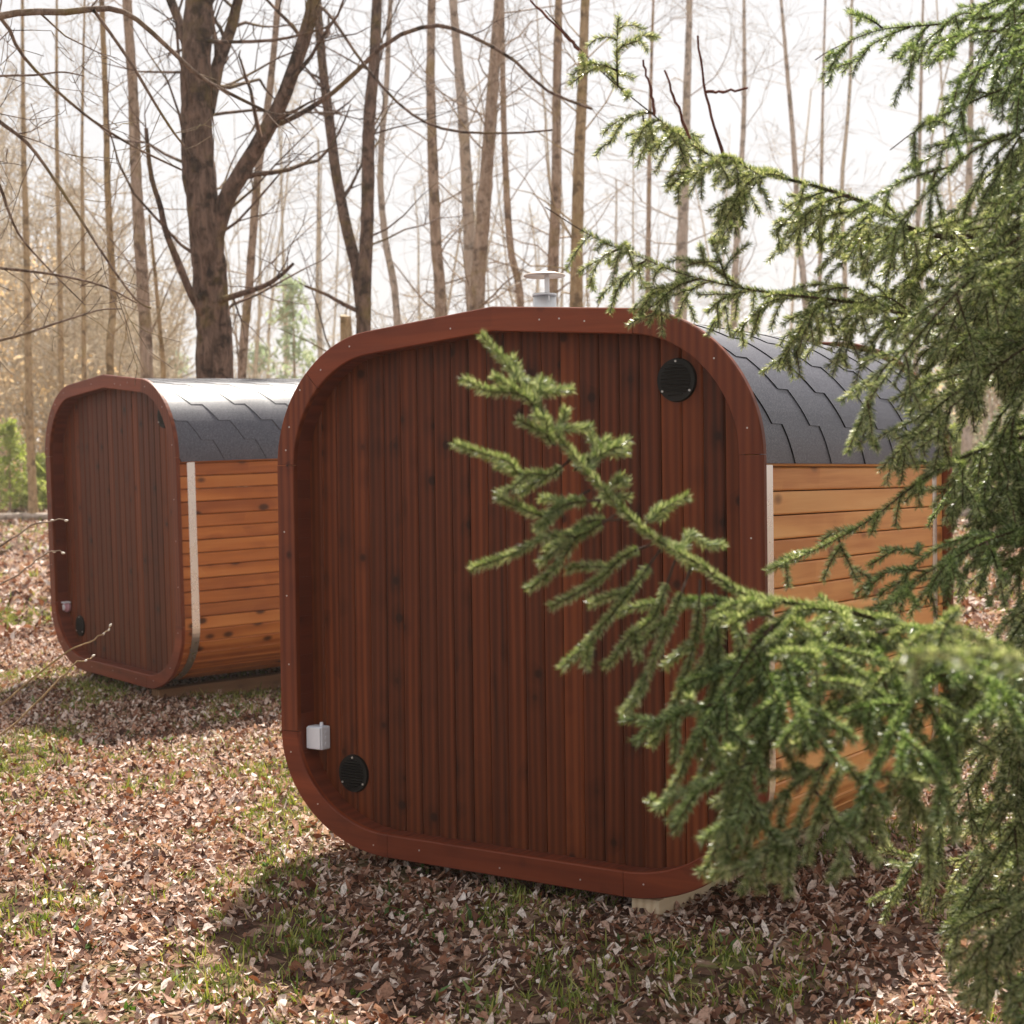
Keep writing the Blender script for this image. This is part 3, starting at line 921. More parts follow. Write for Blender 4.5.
def spray(axis, rg, lat, step, droop, side=None, bare_tip=0.0, start=.0, r0=.008, lvl=2, shoots=None, wood_=None, flat=.45, tipn=.75, fork=.9, end=1.0):
    """axis: polyline from the base to the tip. Collects needle shoots and wood segments."""
    A = smooth_path(axis, max(12, int(np.linalg.norm(np.diff(np.asarray(axis), axis=0), axis=1).sum() / .03)))
    n = len(A)
    seg = np.linalg.norm(np.diff(A, axis=0), axis=1); cum = np.concatenate([[0], np.cumsum(seg)]); Lt = cum[-1]
    for k in range(n - 1):
        f = cum[k] / Lt
        ra = max(.0016, r0 * (1 - f)); rb = max(.0014, r0 * (1 - cum[k + 1] / Lt))
        wood_.append((A[k], A[k + 1], ra, rb))
        if f > 1 - tipn and f < 1 - bare_tip:
            shoots.append((A[k], A[k + 1]))
    s = Lt * start; sd = 1
    while s < Lt * min(end, 1 - .5 * bare_tip) - .02:
        f = s / Lt
        k = min(int(np.searchsorted(cum, s)), n - 2); k = max(k, 1)
        T = A[k + 1] - A[k - 1]; T /= np.linalg.norm(T)
        sv = np.cross(T, (0, 0, 1)) if side is None else side - T * (side @ T)
        sv = sv / (np.linalg.norm(sv) + 1e-9)
        nv = np.cross(sv, T)
        ln = lat * (1 - f) ** .6 * rg.choice([.35, .6, .85, 1.0, 1.25, 1.5]) * rg.uniform(.85, 1.15) + .04
        dro = droop * rg.uniform(.2, 1.45)
        if ln > .03:
            d = T * rg.uniform(.35, 1.0) + sv * sd * rg.uniform(.35, 1.0) + nv * rg.normal(0, flat) * .75
            d /= np.linalg.norm(d)
            p = A[k] + rg.normal(0, .002, 3)
            m_ = max(3, int(ln / .045)); q = p; path = [p]
            for z in range(m_):
                d = d + np.array([0, 0, -dro]) * (1.0 / m_) * (1 + z * .3) + rg.normal(0, .05, 3)
                d /= np.linalg.norm(d)
                q = q + d * ln / m_; path.append(q)
            rr = .0022 + ln * .006
            if lvl > 0 and ln > .11:
                spray(path, rg, ln * .40, step * .85, droop * .8, None if abs(d[2]) < .8 else sv, 0, .12, rr, lvl - 1, shoots, wood_, flat, 1.0)
            else:
                for z in range(len(path) - 1):
                    wood_.append((path[z], path[z + 1], .0018, .0014)); shoots.append((path[z], path[z + 1]))
        sd = -sd if rg.random() < fork else sd
        s += step * rg.uniform(.6, 1.4)


def spruce_branch(root, off, axis, rg, lat=.3, step=.05, droop=.5, bare_tip=0.0, start=.1, r0=.008, lvl=2, dens=1100, nl=.017, wd=.0016, extra=(), flat=.5, tipn=.75, mat='needle', end=1.0):
    sh, wo = [], []
    spray(axis, rg, lat, step, droop, None, bare_tip, start, r0, lvl, sh, wo, flat, tipn, .9, end)
    for ex in extra:
        ex = [np.asarray(q) + (rg.normal(0, .014, 3) if 0 < z < len(ex) - 1 else 0) for z, q in enumerate(smooth_path(ex, 5))]
        ex[2] = ex[2] + np.array([0, 0, rg.uniform(-.005, .03)])
        spray(ex, rg, .045, .11, droop * .3, None, 0, .3, .003, 0, sh, wo, flat, 1.0, .9, .8)
    P0 = np.array([o[0] for o in wo]) - off; P1 = np.array([o[1] for o in wo]) - off
    Vw, Fw = prisms(P0, P1, [o[2] for o in wo], [o[3] for o in wo], 5)
    b = link('branch', np_mesh('branch', Vw, Fw), M['bark_spruce'], root, True)
    S0 = np.array([o[0] for o in sh]) - off; S1 = np.array([o[1] for o in sh]) - off
    Vn, Fn = needles(S0, S1, dens, nl, wd, rg)
    nd = link('needles', np_mesh('needles', Vn, Fn), M[mat], b)
    return len(Fn)


def px_path(pl):
    return [at(x, y, d) for x, y, d in pl]


def big_spruce():
    rg = np.random.default_rng(21)
    b = np.array(at(1215, 700, 3.9)); b[2] = float(ground(b[0], b[1])) - .05
    root = empty('spruce_tree', b); off = b.copy()
    H = 9.0
    tp = np.array([[0, 0, 0], [.01, 0, .5], [.0, .02, 2], [.03, 0, 4], [0, 0, 6.5], [0, 0, H]])
    V, Fc = tube(smooth_path(tp, 40), np.linspace(.15, .012, 40) + .07 * np.exp(-np.linspace(0, 14, 40)), 14, .04, rg)
    link('trunk', np_mesh('trunk', V, Fc), M['bark_spruce'], root, True)
    tot = 0
    # the bright branch that reaches across the front wall
    D = 2.9
    e = lambda *pl: [at(x, y, D + dd) for x, y, dd in pl]
    ex = [e((536, 412, .0), (505, 400, -.05), (465, 380, -.1)), e((560, 475, 0), (510, 462, -.05), (456, 445, -.1)), e((530, 402, 0), (540, 392, .04), (549, 382, .06)),
          e((520, 385, 0), (518, 370, .03), (512, 358, .04)), e((545, 430, 0), (560, 428, .05), (566, 410, .06)), e((555, 445, 0), (545, 425, -.05), (535, 415, -.06)),
          e((575, 470, 0), (595, 452, .06), (590, 435, .08)), e((585, 470, 0), (605, 455, .07), (625, 452, .1)), e((600, 500, 0), (545, 515, -.06), (500, 498, -.1)),
          e((615, 515, 0), (560, 540, -.06), (520, 552, -.08), (474, 568, -.12)), e((620, 520, 0), (575, 555, -.06), (530, 588, -.1)), e((600, 500, 0), (620, 490, .06), (626, 481, .08)),
          e((645, 535, 0), (690, 545, .1), (722, 544, .15)), e((650, 545, 0), (600, 580, -.08), (552, 606, -.12)), e((660, 550, 0), (610, 620, -.1), (562, 668, -.15)),
          e((675, 560, 0), (630, 640, -.1), (606, 666, -.14)), e((690, 570, 0), (655, 670, -.12), (624, 712, -.16)), e((700, 580, 0), (680, 690, -.1), (652, 745, -.14)),
          e((715, 590, 0), (700, 700, -.1), (668, 798, -.14), (650, 800, -.15)), e((720, 595, 0), (720, 720, -.1), (690, 800, -.12)), e((735, 600, 0), (745, 740, -.08), (715, 850, -.1), (700, 872, -.1)),
          e((570, 460, 0), (530, 480, -.06), (500, 494, -.08)), e((590, 490, 0), (560, 512, -.05), (537, 528, -.07)), e((640, 530, 0), (665, 520, .08), (655, 516, .1))]
    tot += spruce_branch(root, off, e((1180, 640, .9), (1024, 655, .35), (930, 635, .15), (850, 612, .05), (790, 603, 0), (740, 592, 0), (700, 565, 0), (650, 535, 0), (605, 492, 0), (565, 445, 0), (532, 400, 0), (505, 362, .02), (482, 336, .03)),
                         rg, .16, .05, .6, 0, .3, .011, 1, 6200, .0195, .0013, ex, tipn=.5, end=.68)
    # drooping side branches of the same limb, heavy green mass below
    for pl, lat in (([(900, 628, 3.05), (830, 650, 2.9), (780, 700, 2.75), (750, 770, 2.65), (735, 830, 2.6)], .24),
                    ([(960, 640, 3.1), (890, 670, 2.85), (840, 740, 2.7), (800, 820, 2.6), (780, 880, 2.6)], .26),
                    ([(1000, 650, 3.1), (920, 690, 2.8), (880, 760, 2.6), (850, 830, 2.55)], .24),
                    ([(800, 604, 2.95), (760, 640, 2.85), (720, 700, 2.75), (690, 750, 2.7)], .2),
                    ([(860, 615, 3.0), (800, 660, 2.85), (770, 730, 2.75), (735, 800, 2.7), (722, 860, 2.7)], .2),
                    ([(1100, 640, 3.3), (1000, 690, 2.9), (950, 760, 2.8), (925, 850, 2.8)], .25)):
        tot += spruce_branch(root, off, px_path(pl), rg, lat * .9, .06, .6, 0, .08, .006, 1, 5000, .0195, .0014)
    # branch whose top side crosses the pine siding
    tot += spruce_branch(root, off, px_path([(1200, 470, 3.9), (1080, 440, 3.7), (1010, 440, 3.6), (930, 475, 3.5), (870, 520, 3.45), (820, 548, 3.4), (770, 570, 3.35)]), rg, .26, .062, .75, 0, .2, .009, 2, 3600, .018, .0015)
    tot += spruce_branch(root, off, px_path([(1210, 560, 3.9), (1100, 540, 3.6), (1024, 530, 3.45), (950, 560, 3.35), (890, 600, 3.3), (850, 650, 3.3)]), rg, .28, .062, .75, 0, .2, .009, 2, 3600, .018, .0015)
    # upper branches, long and thin, hanging like curtains
    tot += spruce_branch(root, off, px_path([(1205, 180, 4.2), (1100, 215, 4.1), (1010, 232, 4.05), (930, 235, 4.0), (870, 205, 3.95), (815, 186, 3.95), (760, 172, 3.9), (700, 150, 3.9), (645, 108, 3.9), (600, 70, 3.9), (545, 10, 3.9)]), rg, .31, .046, .95, .2, .12, .011, 2, 3000, .018, .0016, tipn=.55)
    tot += spruce_branch(root, off, px_path([(1210, 300, 4.2), (1100, 320, 4.0), (1000, 335, 3.95), (920, 318, 3.9), (850, 302, 3.9), (765, 292, 3.85), (690, 276, 3.85), (640, 257, 3.85), (590, 235, 3.85), (545, 207, 3.85)]), rg, .25, .044, .9, .06, .1, .011, 2, 3000, .018, .0016, tipn=.55)
    tot += spruce_branch(root, off, px_path([(1200, -20, 4.2), (1100, 0, 4.1), (1010, 14, 4.0), (940, 24, 4.0), (880, 30, 3.95), (835, 48, 3.95), (815, 60, 3.95)]), rg, .28, .068, .8, .1, .1, .009, 2, 3000, .018, .0016)
    tot += spruce_branch(root, off, px_path([(1205, 60, 4.1), (1100, 70, 4.0), (1020, 84, 3.9), (965, 105, 3.85), (920, 128, 3.8), (890, 150, 3.8)]), rg, .22, .068, .8, .1, .1, .008, 2, 3000, .018, .0016)
    tot += spruce_branch(root, off, px_path([(1205, 110, 3.9), (1100, 115, 3.8), (1024, 130, 3.7), (975, 150, 3.7), (930, 190, 3.65), (885, 240, 3.6)]), rg, .28, .068, .8, 0, .1, .009, 2, 3000, .018, .0016)
    tot += spruce_branch(root, off, px_path([(1205, 200, 3.7), (1100, 210, 3.6), (1024, 235, 3.55), (960, 290, 3.5), (915, 340, 3.45), (870, 400, 3.4), (860, 430, 3.4)]), rg, .26, .062, .7, 0, .1, .009, 2, 3000, .018, .0016)
    tot += spruce_branch(root, off, px_path([(1205, 330, 3.7), (1100, 330, 3.6), (1030, 345, 3.5), (960, 400, 3.45), (900, 450, 3.4), (880, 470, 3.4)]), rg, .26, .062, .7, 0, .1, .009, 2, 3000, .018, .0016)
    tot += spruce_branch(root, off, px_path([(1205, 420, 4.3), (1120, 420, 4.4), (1060, 450, 4.4), (1010, 520, 4.4), (980, 590, 4.4)]), rg, .25, .068, .8, 0, .1, .009, 2, 2600, .018, .0018)
    tot += spruce_branch(root, off, px_path([(1205, 150, 4.5), (1120, 200, 4.6), (1050, 260, 4.6), (1000, 350, 4.6), (960, 430, 4.6)]), rg, .3, .068, .8, 0, .1, .009, 2, 2600, .018, .0018)
    # bare reddish leaders on the upper branches
    for pl in ([(725, 158, 3.9), (712, 120, 3.9), (703, 80, 3.88), (698, 36, 3.87)], [(655, 116, 3.9), (650, 88, 3.9), (642, 60, 3.9)],
               [(580, 50, 3.9), (560, 30, 3.9), (530, 0, 3.9)], [(705, 92, 3.9), (725, 92, 3.88), (748, 88, 3.86)], [(690, 140, 3.9), (664, 70, 3.9)]):
        P = smooth_path(px_path(pl), 12) + rg.normal(0, .002, (12, 3)) - off
        V, Fc = tube(P, np.linspace(.0042, .0026, 12), 6, .12, rg)
        link('branch', np_mesh('branch', V, Fc), M['bark_red'], root, True)
    # lower right
    tot += spruce_branch(root, off, px_path([(1210, 640, 3.9), (1120, 650, 3.7), (1050, 690, 3.6), (990, 760, 3.5), (930, 840, 3.5), (890, 900, 3.5)]), rg, .3, .062, .7, 0, .1, .009, 2, 3000, .018, .0016)
    tot += spruce_branch(root, off, px_path([(1210, 700, 3.8), (1120, 720, 3.6), (1060, 770, 3.5), (1000, 850, 3.4), (960, 920, 3.4)]), rg, .26, .062, .7, 0, .1, .008, 2, 3000, .018, .0016)
    tot += spruce_branch(root, off, px_path([(1210, 760, 3.4), (1120, 800, 3.1), (1060, 870, 2.95), (1000, 930, 2.9), (950, 960, 2.9)]), rg, .2, .04, .5, 0, .1, .007, 2, 3600, .018, .0015)
    for pl in ([(1180, 90, 4.4), (1090, 100, 4.5), (1020, 150, 4.5), (965, 200, 4.6), (930, 270, 4.6)],
               [(1180, 420, 3.8), (1090, 430, 3.7), (1020, 480, 3.6), (965, 545, 3.6), (920, 600, 3.6)],
               [(1180, 520, 4.4), (1090, 540, 4.5), (1040, 600, 4.6), (1010, 680, 4.6), (1000, 740, 4.6)],
               [(1190, 800, 3.3), (1120, 850, 3.1), (1060, 900, 3.0), (1000, 960, 3.0), (960, 1000, 3.0)],
               [(1190, 880, 3.0), (1120, 930, 2.8), (1060, 980, 2.7), (1010, 1030, 2.7)],
               [(1190, 720, 3.9), (1110, 740, 3.8), (1040, 800, 3.8), (960, 860, 3.8), (880, 850, 3.8)],
               [(1180, 130, 3.5), (1090, 140, 3.4), (1030, 180, 3.4), (980, 240, 3.4)],
               [(1180, 250, 4.6), (1090, 275, 4.7), (1020, 300, 4.8), (960, 320, 4.9), (905, 345, 5.0)],
               [(1180, 360, 4.5), (1100, 380, 4.6), (1020, 420, 4.7), (970, 470, 4.8), (930, 520, 4.8)],
               [(1180, 590, 4.3), (1100, 620, 4.3), (1030, 690, 4.3), (975, 770, 4.3), (940, 830, 4.3)],
               [(1180, 500, 3.5), (1100, 540, 3.3), (1030, 610, 3.2), (985, 690, 3.2), (960, 740, 3.2)],
               [(1180, 700, 4.2), (1090, 750, 4.2), (1030, 820, 4.2), (990, 880, 4.2)],
               [(1180, 20, 3.7), (1090, 30, 3.6), (1020, 50, 3.6), (950, 85, 3.6)]):
        tot += spruce_branch(root, off, px_path(pl), rg, .25, .07, .8, 0, .1, .008, 2, 2600, .018, .0018)
    # close blurred twig
    tot += spruce_branch(root, off, px_path([(1330, 720, 2.6), (1150, 690, 1.9), (1060, 672, 1.7), (980, 655, 1.6), (905, 655, 1.55)]), rg, .10, .035, .3, 0, .1, .006, 1, 1500, .017, .0017)
    for pl in ([(1190, 60, 3.9), (1110, 80, 3.9), (1050, 120, 3.9), (1000, 190, 3.9), (980, 240, 3.9)],
               [(1190, 300, 3.6), (1110, 320, 3.5), (1050, 360, 3.5), (1005, 430, 3.5), (985, 490, 3.5)],
               [(1190, 560, 3.6), (1110, 590, 3.5), (1060, 660, 3.5), (1015, 740, 3.5), (1000, 800, 3.5)],
               [(1190, 780, 3.8), (1110, 810, 3.7), (1050, 850, 3.7), (990, 900, 3.7), (945, 925, 3.7)],
               [(1190, 900, 3.3), (1110, 920, 3.2), (1050, 960, 3.15), (1000, 1000, 3.1)],
               [(1190, -40, 3.8), (1110, -30, 3.8), (1050, -5, 3.8), (990, 40, 3.8), (960, 80, 3.8)]):
        tot += spruce_branch(root, off, px_path(pl), rg, .27, .055, .7, 0, .08, .008, 2, 2600, .018, .0017)
    # whorls higher up the trunk and on the far side
    for k in range(26):
        z = 1.2 + 7.3 * k / 26 + rg.uniform(-.1, .1)
        az = rg.uniform(-.9, 1.2)
        L = 1.9 * (1 - z / 9.4) + .35
        o = off + np.array([0, 0, z])
        dr = np.array([math.cos(az), math.sin(az), 0])
        ax = [o, o + dr * L * .35 + (0, 0, -.02 * L), o + dr * L * .7 + (0, 0, -.12 * L), o + dr * L + (0, 0, -.1 * L)]
        tot += spruce_branch(root, off, ax, rg, .3 * L / 1.5, .09, .8, 0, .1, .01, 1, 420, .02, .003)
    tag(root, 'big dense green spruce on the right whose needled branches hang over the front cabin', 'tree')
    print('NEEDLES', tot)


big_spruce()

# ------------------------------------------------------------------ young spruce and far conifers
def conifer(label, px, d, hgt, width, seed, mat, group, name='young_spruce', dens=1.0, stem_r=.03):
    rg = np.random.default_rng(seed)
    b = np.array(at(px, 500, d)); b[2] = float(ground(b[0], b[1]))
    root = empty(name, b)
    V, Fc = tube(np.array([[0, 0, -.1], [0, 0, hgt * .3], [.02, 0, hgt * .7], [0, 0, hgt]]), [stem_r, stem_r * .8, stem_r * .4, .006], 8)
    link('trunk', np_mesh('trunk', V, Fc), M['bark_mid'], root, True)
    # boughs: drooping strands of leaf sized clumps
    nb = int(170 * dens); vs = []; cs = .022 * hgt ** .5 + .02
    for k in range(nb):
        f = rg.uniform(.06, 1) ** .8
        z = hgt * f; L = width * (1 - f) ** .75 * rg.uniform(.6, 1.1) + .04 * hgt
        az = rg.uniform(0, 2 * np.pi)
        m_ = int(26 * max(.4, L / width))
        tt = rg.uniform(.08, 1, m_)
        c = np.stack([np.cos(az) * L * tt, np.sin(az) * L * tt, z + L * (.12 * tt - .38 * tt ** 2)], 1) + rg.normal(0, .035 * hgt ** .5, (m_, 3))
        vs.append(c)
    C = np.concatenate(vs); N = len(C)
    d1 = rg.normal(0, 1, (N, 3)); d1[:, 2] -= .5; d1 /= np.linalg.norm(d1, axis=1, keepdims=True)
    d2 = np.cross(d1, rg.normal(0, 1, (N, 3))); d2 /= np.linalg.norm(d2, axis=1, keepdims=True)
    s = cs * rg.uniform(.6, 1.6, N)[:, None]
    V = np.stack([C - d1 * s * 1.6, C + d2 * s * .45, C + d1 * s * 1.6, C - d2 * s * .45], 1).reshape(-1, 3)
    link('crown', np_mesh('crown', V, np.arange(4 * N).reshape(N, 4)), mat, root)
    return tag(root, label, 'tree', group)


conifer('small young green spruce at the left edge beside the fallen log', 10, 33, 1.95, 1.15, 51, M['needle_far'], 'young spruces beyond the log', dens=.5)
conifer('low bright green young spruce between the left edge and the left cabin', 42, 34, 1.15, .8, 52, M['needle_far'], 'young spruces beyond the log')
FC = 'far conifers'
conifer('pale hazy conifer showing between the two cabins', 296, 48, 6.6, 2.0, 53, M['needle_pale'], FC, 'far_conifer', .8, .09)
conifer('pale hazy conifer just right of the thickest dark tree', 262, 56, 5.2, 1.9, 54, M['needle_pale'], FC, 'far_conifer', .8, .09)
conifer('pale hazy conifer peeking between the pale straight trunk and thickest dark tree', 176, 54, 5.0, 1.9, 55, M['needle_pale'], FC, 'far_conifer', .8, .09)
conifer('hazy green conifer behind the spruce at the right edge', 985, 42, 5.0, 2.4, 56, M['needle_pale'], FC, 'far_conifer', .8, .09)
conifer('low hazy green conifer beside the right end of the front cabin', 955, 30, 1.6, 1.2, 57, M['needle_far'], FC, 'far_conifer', 1.2, .04)

# fallen log at the edge of the clearing and a stick in front of it
lg0, lg1 = at(-60, 514, 31), at(140, 517, 31)
for q in (lg0, lg1): q[2] = float(ground(q[0], q[1])) + .07
c = (lg0 + lg1) / 2
lo = empty('fallen_log', c)
V, Fc = tube(smooth_path([lg0 - c, (lg0 - c) * .3 + (0, .05, .02), (lg1 - c) * .4, lg1 - c], 24), np.linspace(.075, .055, 24), 12, .05, rng)
link('trunk', np_mesh('trunk', V, Fc), M['bark_pale'], lo, True)
k = MB(); k.cyl(lg0 - c, lg0 - lg1, .073, .07, .01, 14); k.build('cut_end', M['raw_timber'], lo)
tag(lo, 'long pale fallen log lying along the far edge of the clearing at left', 'log')


def stick(label, pl, r, mat, seed):
    rg = np.random.default_rng(seed)
    P = []
    for x, y in pl:
        # drop each pixel on to the ground
        q = at(x, y, 1.0) - CAMP
        lo_, hi_ = 1.0, 60.0
        for _ in range(50):
            mid = (lo_ + hi_) / 2; w = CAMP + q * mid
            if w[2] > ground(w[0], w[1]): lo_ = mid
            else: hi_ = mid
        w = CAMP + q * lo_; w[2] += r + .012
        P.append(w)
    P = np.array(P); c = P.mean(0)
    V, Fc = tube(smooth_path(P, 16) - c + rg.normal(0, r * .4, (16, 3)), np.linspace(r, r * .5, 16), 7, .06, rg)
    o = link('fallen_stick', np_mesh('fallen_stick', V, Fc), mat, None, True)
    o.location = c
    return tag(o, label, 'stick', 'sticks lying on the leaf litter')


stick('dark short stick lying on pale leaves at the far left', [(-8, 556), (4, 554), (14, 552)], .03, M['bark_dark'], 61)
stick('thin pale crooked stick among leaves at lower right under the spruce', [(770, 965), (776, 950), (785, 938), (786, 925), (797, 912), (801, 900)], .005, M['bark_pale'], 62)
stick('long thin grey stick on the leaves in front of the left cabin', [(130, 755), (150, 752), (172, 750)], .006, M['bark_mid'], 63)
stick('thin twig on dark leaves just below the front cabin', [(424, 902), (432, 901), (441, 904)], .005, M['bark_pale'], 64)

def noise2(x, y, s, seed):
    rg = np.random.default_rng(seed); z = 0
    for k in range(6):
        a_, b_, ph = rg.normal(0, 1, 2).tolist() + [rg.uniform(0, 6.28)]
        z = z + np.sin((a_ * x + b_ * y) * s * (1 + .35 * k) + ph)
    return z / 6


# ------------------------------------------------------------------ far wood at the left and right: one mass
def far_wood():
    rg = np.random.default_rng(71)
    out = []
    def stem(x, y, h, r):
        z = float(ground(x, y))
        p = np.array([x, y, z - .1]); d = np.array([rg.normal(0, .05), rg.normal(0, .05), 1.0])
        n = 9
        for k in range(n):
            d = d + rg.normal(0, .05, 3) * (1, 1, 0); d /= np.linalg.norm(d)
            q = p + d * h / n
            ra = r * (1 - .8 * k / n); rb = r * (1 - .8 * (k + 1) / n)
            out.append((p, q, ra, rb))
            for _ in range(rg.poisson(2.6)):
                az = rg.uniform(0, 6.28); dd = np.array([math.cos(az), math.sin(az), rg.uniform(.1, 1.3)])
                grow(rg, q, dd, rg.uniform(.5, 1.7), max(.012, rb * .4), 2, out, .12, .22, .011, 3)
            p = q
    for _ in range(330):
        d = rg.uniform(36, 66); px = rg.uniform(-140, 172) if rg.random() < .86 else rg.uniform(172, 300)
        hm = (12.5 if px < 40 else 10.0 if px < 110 else 7) * d / 50 * rg.uniform(.5, 1.05)
        if px > 172: hm *= .5
        b = at(px, 480, d)
        stem(b[0], b[1], hm, rg.uniform(.03, .085))
    for _ in range(60):
        d = rg.uniform(34, 62); px = rg.uniform(930, 1180)
        b = at(px, 480, d)
        stem(b[0], b[1], rg.uniform(5, 9), rg.uniform(.03, .07))
    for _ in range(70):
        d = rg.uniform(50, 75); px = rg.uniform(300, 930)
        b = at(px, 480, d)
        stem(b[0], b[1], rg.uniform(3, 6.5), rg.uniform(.02, .05))
    N = 75000  # translucent leaf quads added to brighten the far wood as if backlit
    d = rg.uniform(36, 70, N); px = np.where(rg.random(N) < .8, rg.uniform(-150, 175, N), rg.uniform(930, 1180, N))
    x = (px - 512) / F_PX * d; y = d
    hm = np.where(px < 60, 8.0, np.where(px < 900, 6.0 - px * .012, 5.0)) * d / 50
    z = ground(x, y) + hm * rg.random(N) ** 1.3
    nz = noise2(x, z * 1.6 + y * .3, .8, 3)
    k_ = nz > rg.normal(-.05, .2, N); C = np.stack([x, y, z], 1)[k_]; N = len(C)
    d1 = rg.normal(0, 1, (N, 3)); d1 /= np.linalg.norm(d1, axis=1, keepdims=True)
    d2 = np.cross(d1, rg.normal(0, 1, (N, 3))); d2 /= np.linalg.norm(d2, axis=1, keepdims=True)
    s_ = rg.uniform(.03, .085, N)[:, None]
    Vd = np.stack([C - d1 * s_, C + d2 * s_ * .55, C + d1 * s_, C - d2 * s_ * .55], 1).reshape(-1, 3)
    od = link('added_dry_leaves', np_mesh('added_dry_leaves', Vd, np.arange(4 * N).reshape(N, 4)), M['dry_leaf'])
    tag(od, 'warm tan dry leaves added to brighten the far undergrowth', 'undergrowth', kind='stuff')
    for _ in range(34):
        d = rg.uniform(38, 66); px = rg.uniform(230, 1000)
        b = at(px, 480, d)
        z = float(ground(b[0], b[1])); h = rg.uniform(9, 16); r = rg.uniform(.03, .11)
        p = np.array([b[0], b[1], z]); dd = np.array([rg.normal(0, .04), 0, 1.0])
        for k in range(12):
            dd = dd + rg.normal(0, .035, 3) * (1, 1, 0); dd /= np.linalg.norm(dd); q = p + dd * h / 12
            out.append((p, q, r * (1 - .7 * k / 12), r * (1 - .7 * (k + 1) / 12)))
            if k > 2:
                for _ in range(rg.poisson(.9)):
                    az = rg.uniform(0, 6.28)
                    grow(rg, q, (math.cos(az), math.sin(az), rg.uniform(.3, 1.6)), rg.uniform(.7, 2.2), .014, 2, out, .12, .2, .010, 3)
            p = q
    print('FARWOOD', len(out))
    o = seg_mesh('far_wood', out, M['bark_painted_glow'], None)
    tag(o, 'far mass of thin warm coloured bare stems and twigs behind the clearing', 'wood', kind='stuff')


far_wood()

# ------------------------------------------------------------------ leaf litter, grass
def scatter_wedge(n, y0, y1, rg, half=.42, pw=1.0):
    """points with even density over the ground wedge in front of the camera"""
    u = rg.random(n)
    y = np.sqrt(y0 ** 2 + u * (y1 ** 2 - y0 ** 2)) if pw == 1.0 else y0 * (y1 / y0) ** u
    x = rg.uniform(-1, 1, n) * (half * y + .8)
    return x, y


def leaves(name, n, y0, y1, size, rg, pw, lift=.012):
    # leaf blades: 3 x 4 grid, folded along the midrib and curled
    outline = np.array([(-.02, .04), (.28, .30), (.62, .27), (1.0, .03)])
    x, y = scatter_wedge(n, y0, y1, rg, .46, pw)
    keep = rg.random(n) > np.clip(noise2(x, y, 1.5, 5) * 2.4 - .25, 0, .7)
    x, y = x[keep], y[keep]; N = len(x)
    sz = size * rg.lognormal(0, .45, N); asp = rg.uniform(.55, 1.45, N)
    fold = rg.normal(.15, .45, N); curl = rg.normal(.2, .8, N); tw = rg.normal(0, .35, N)
    L = []
    for (t_, w_) in outline:
        for s_ in (-1, 0, 1):
            lx = (t_ - .5) * np.ones(N); ly = s_ * w_ * asp * rg.uniform(.75, 1.25, N) * .8
            lz = np.abs(s_) * w_ * fold + curl * ((t_ - .5) ** 2 - .1) + tw * (t_ - .5) * s_ * w_
            L.append(np.stack([lx, ly, lz], 1))
    sz = np.clip(sz, size * .4, size * 2.0)
    L = np.stack(L, 1) * sz[:, None, None]            # N,12,3
    yaw = rg.uniform(0, 2 * np.pi, N); tx = rg.normal(0, .5, N); ty = rg.normal(0, .5, N)
    cy, sy = np.cos(yaw), np.sin(yaw)
    A = L.copy()
    # tilt
    A[..., 2] = L[..., 2] + L[..., 0] * np.tan(np.clip(tx, -.9, .9))[:, None] + L[..., 1] * np.tan(np.clip(ty, -.9, .9))[:, None]
    Xr = A[..., 0] * cy[:, None] - A[..., 1] * sy[:, None]; Yr = A[..., 0] * sy[:, None] + A[..., 1] * cy[:, None]
    z0 = ground(x, y) + rg.uniform(.0, lift, N) + sz * .12
    Vv = np.stack([Xr + x[:, None], Yr + y[:, None], A[..., 2] + z0[:, None]], -1)
    f = []
    for r_ in range(3):
        for c_ in range(2):
            b_ = r_ * 3 + c_; f.append((b_, b_ + 1, b_ + 4, b_ + 3))
    f = np.array(f)
    Fc = (np.arange(N)[:, None, None] * 12 + f[None]).reshape(-1, 4)
    o = link(name, np_mesh(name, Vv.reshape(-1, 3), Fc), M['leaf'], None, True)
    return o


rl = np.random.default_rng(81)
o = leaves('leaf_litter', 270000, 3.2, 15, .0235, rl, 1.0, .024)
tag(o, 'dry pinkish brown fallen leaves covering the ground round the cabins', 'leaves', kind='stuff')
o = leaves('leaf_litter', 90000, 14, 46, .06, rl, 0, .03)
tag(o, 'paler sunlit fallen leaves covering the far clearing', 'leaves', kind='stuff')


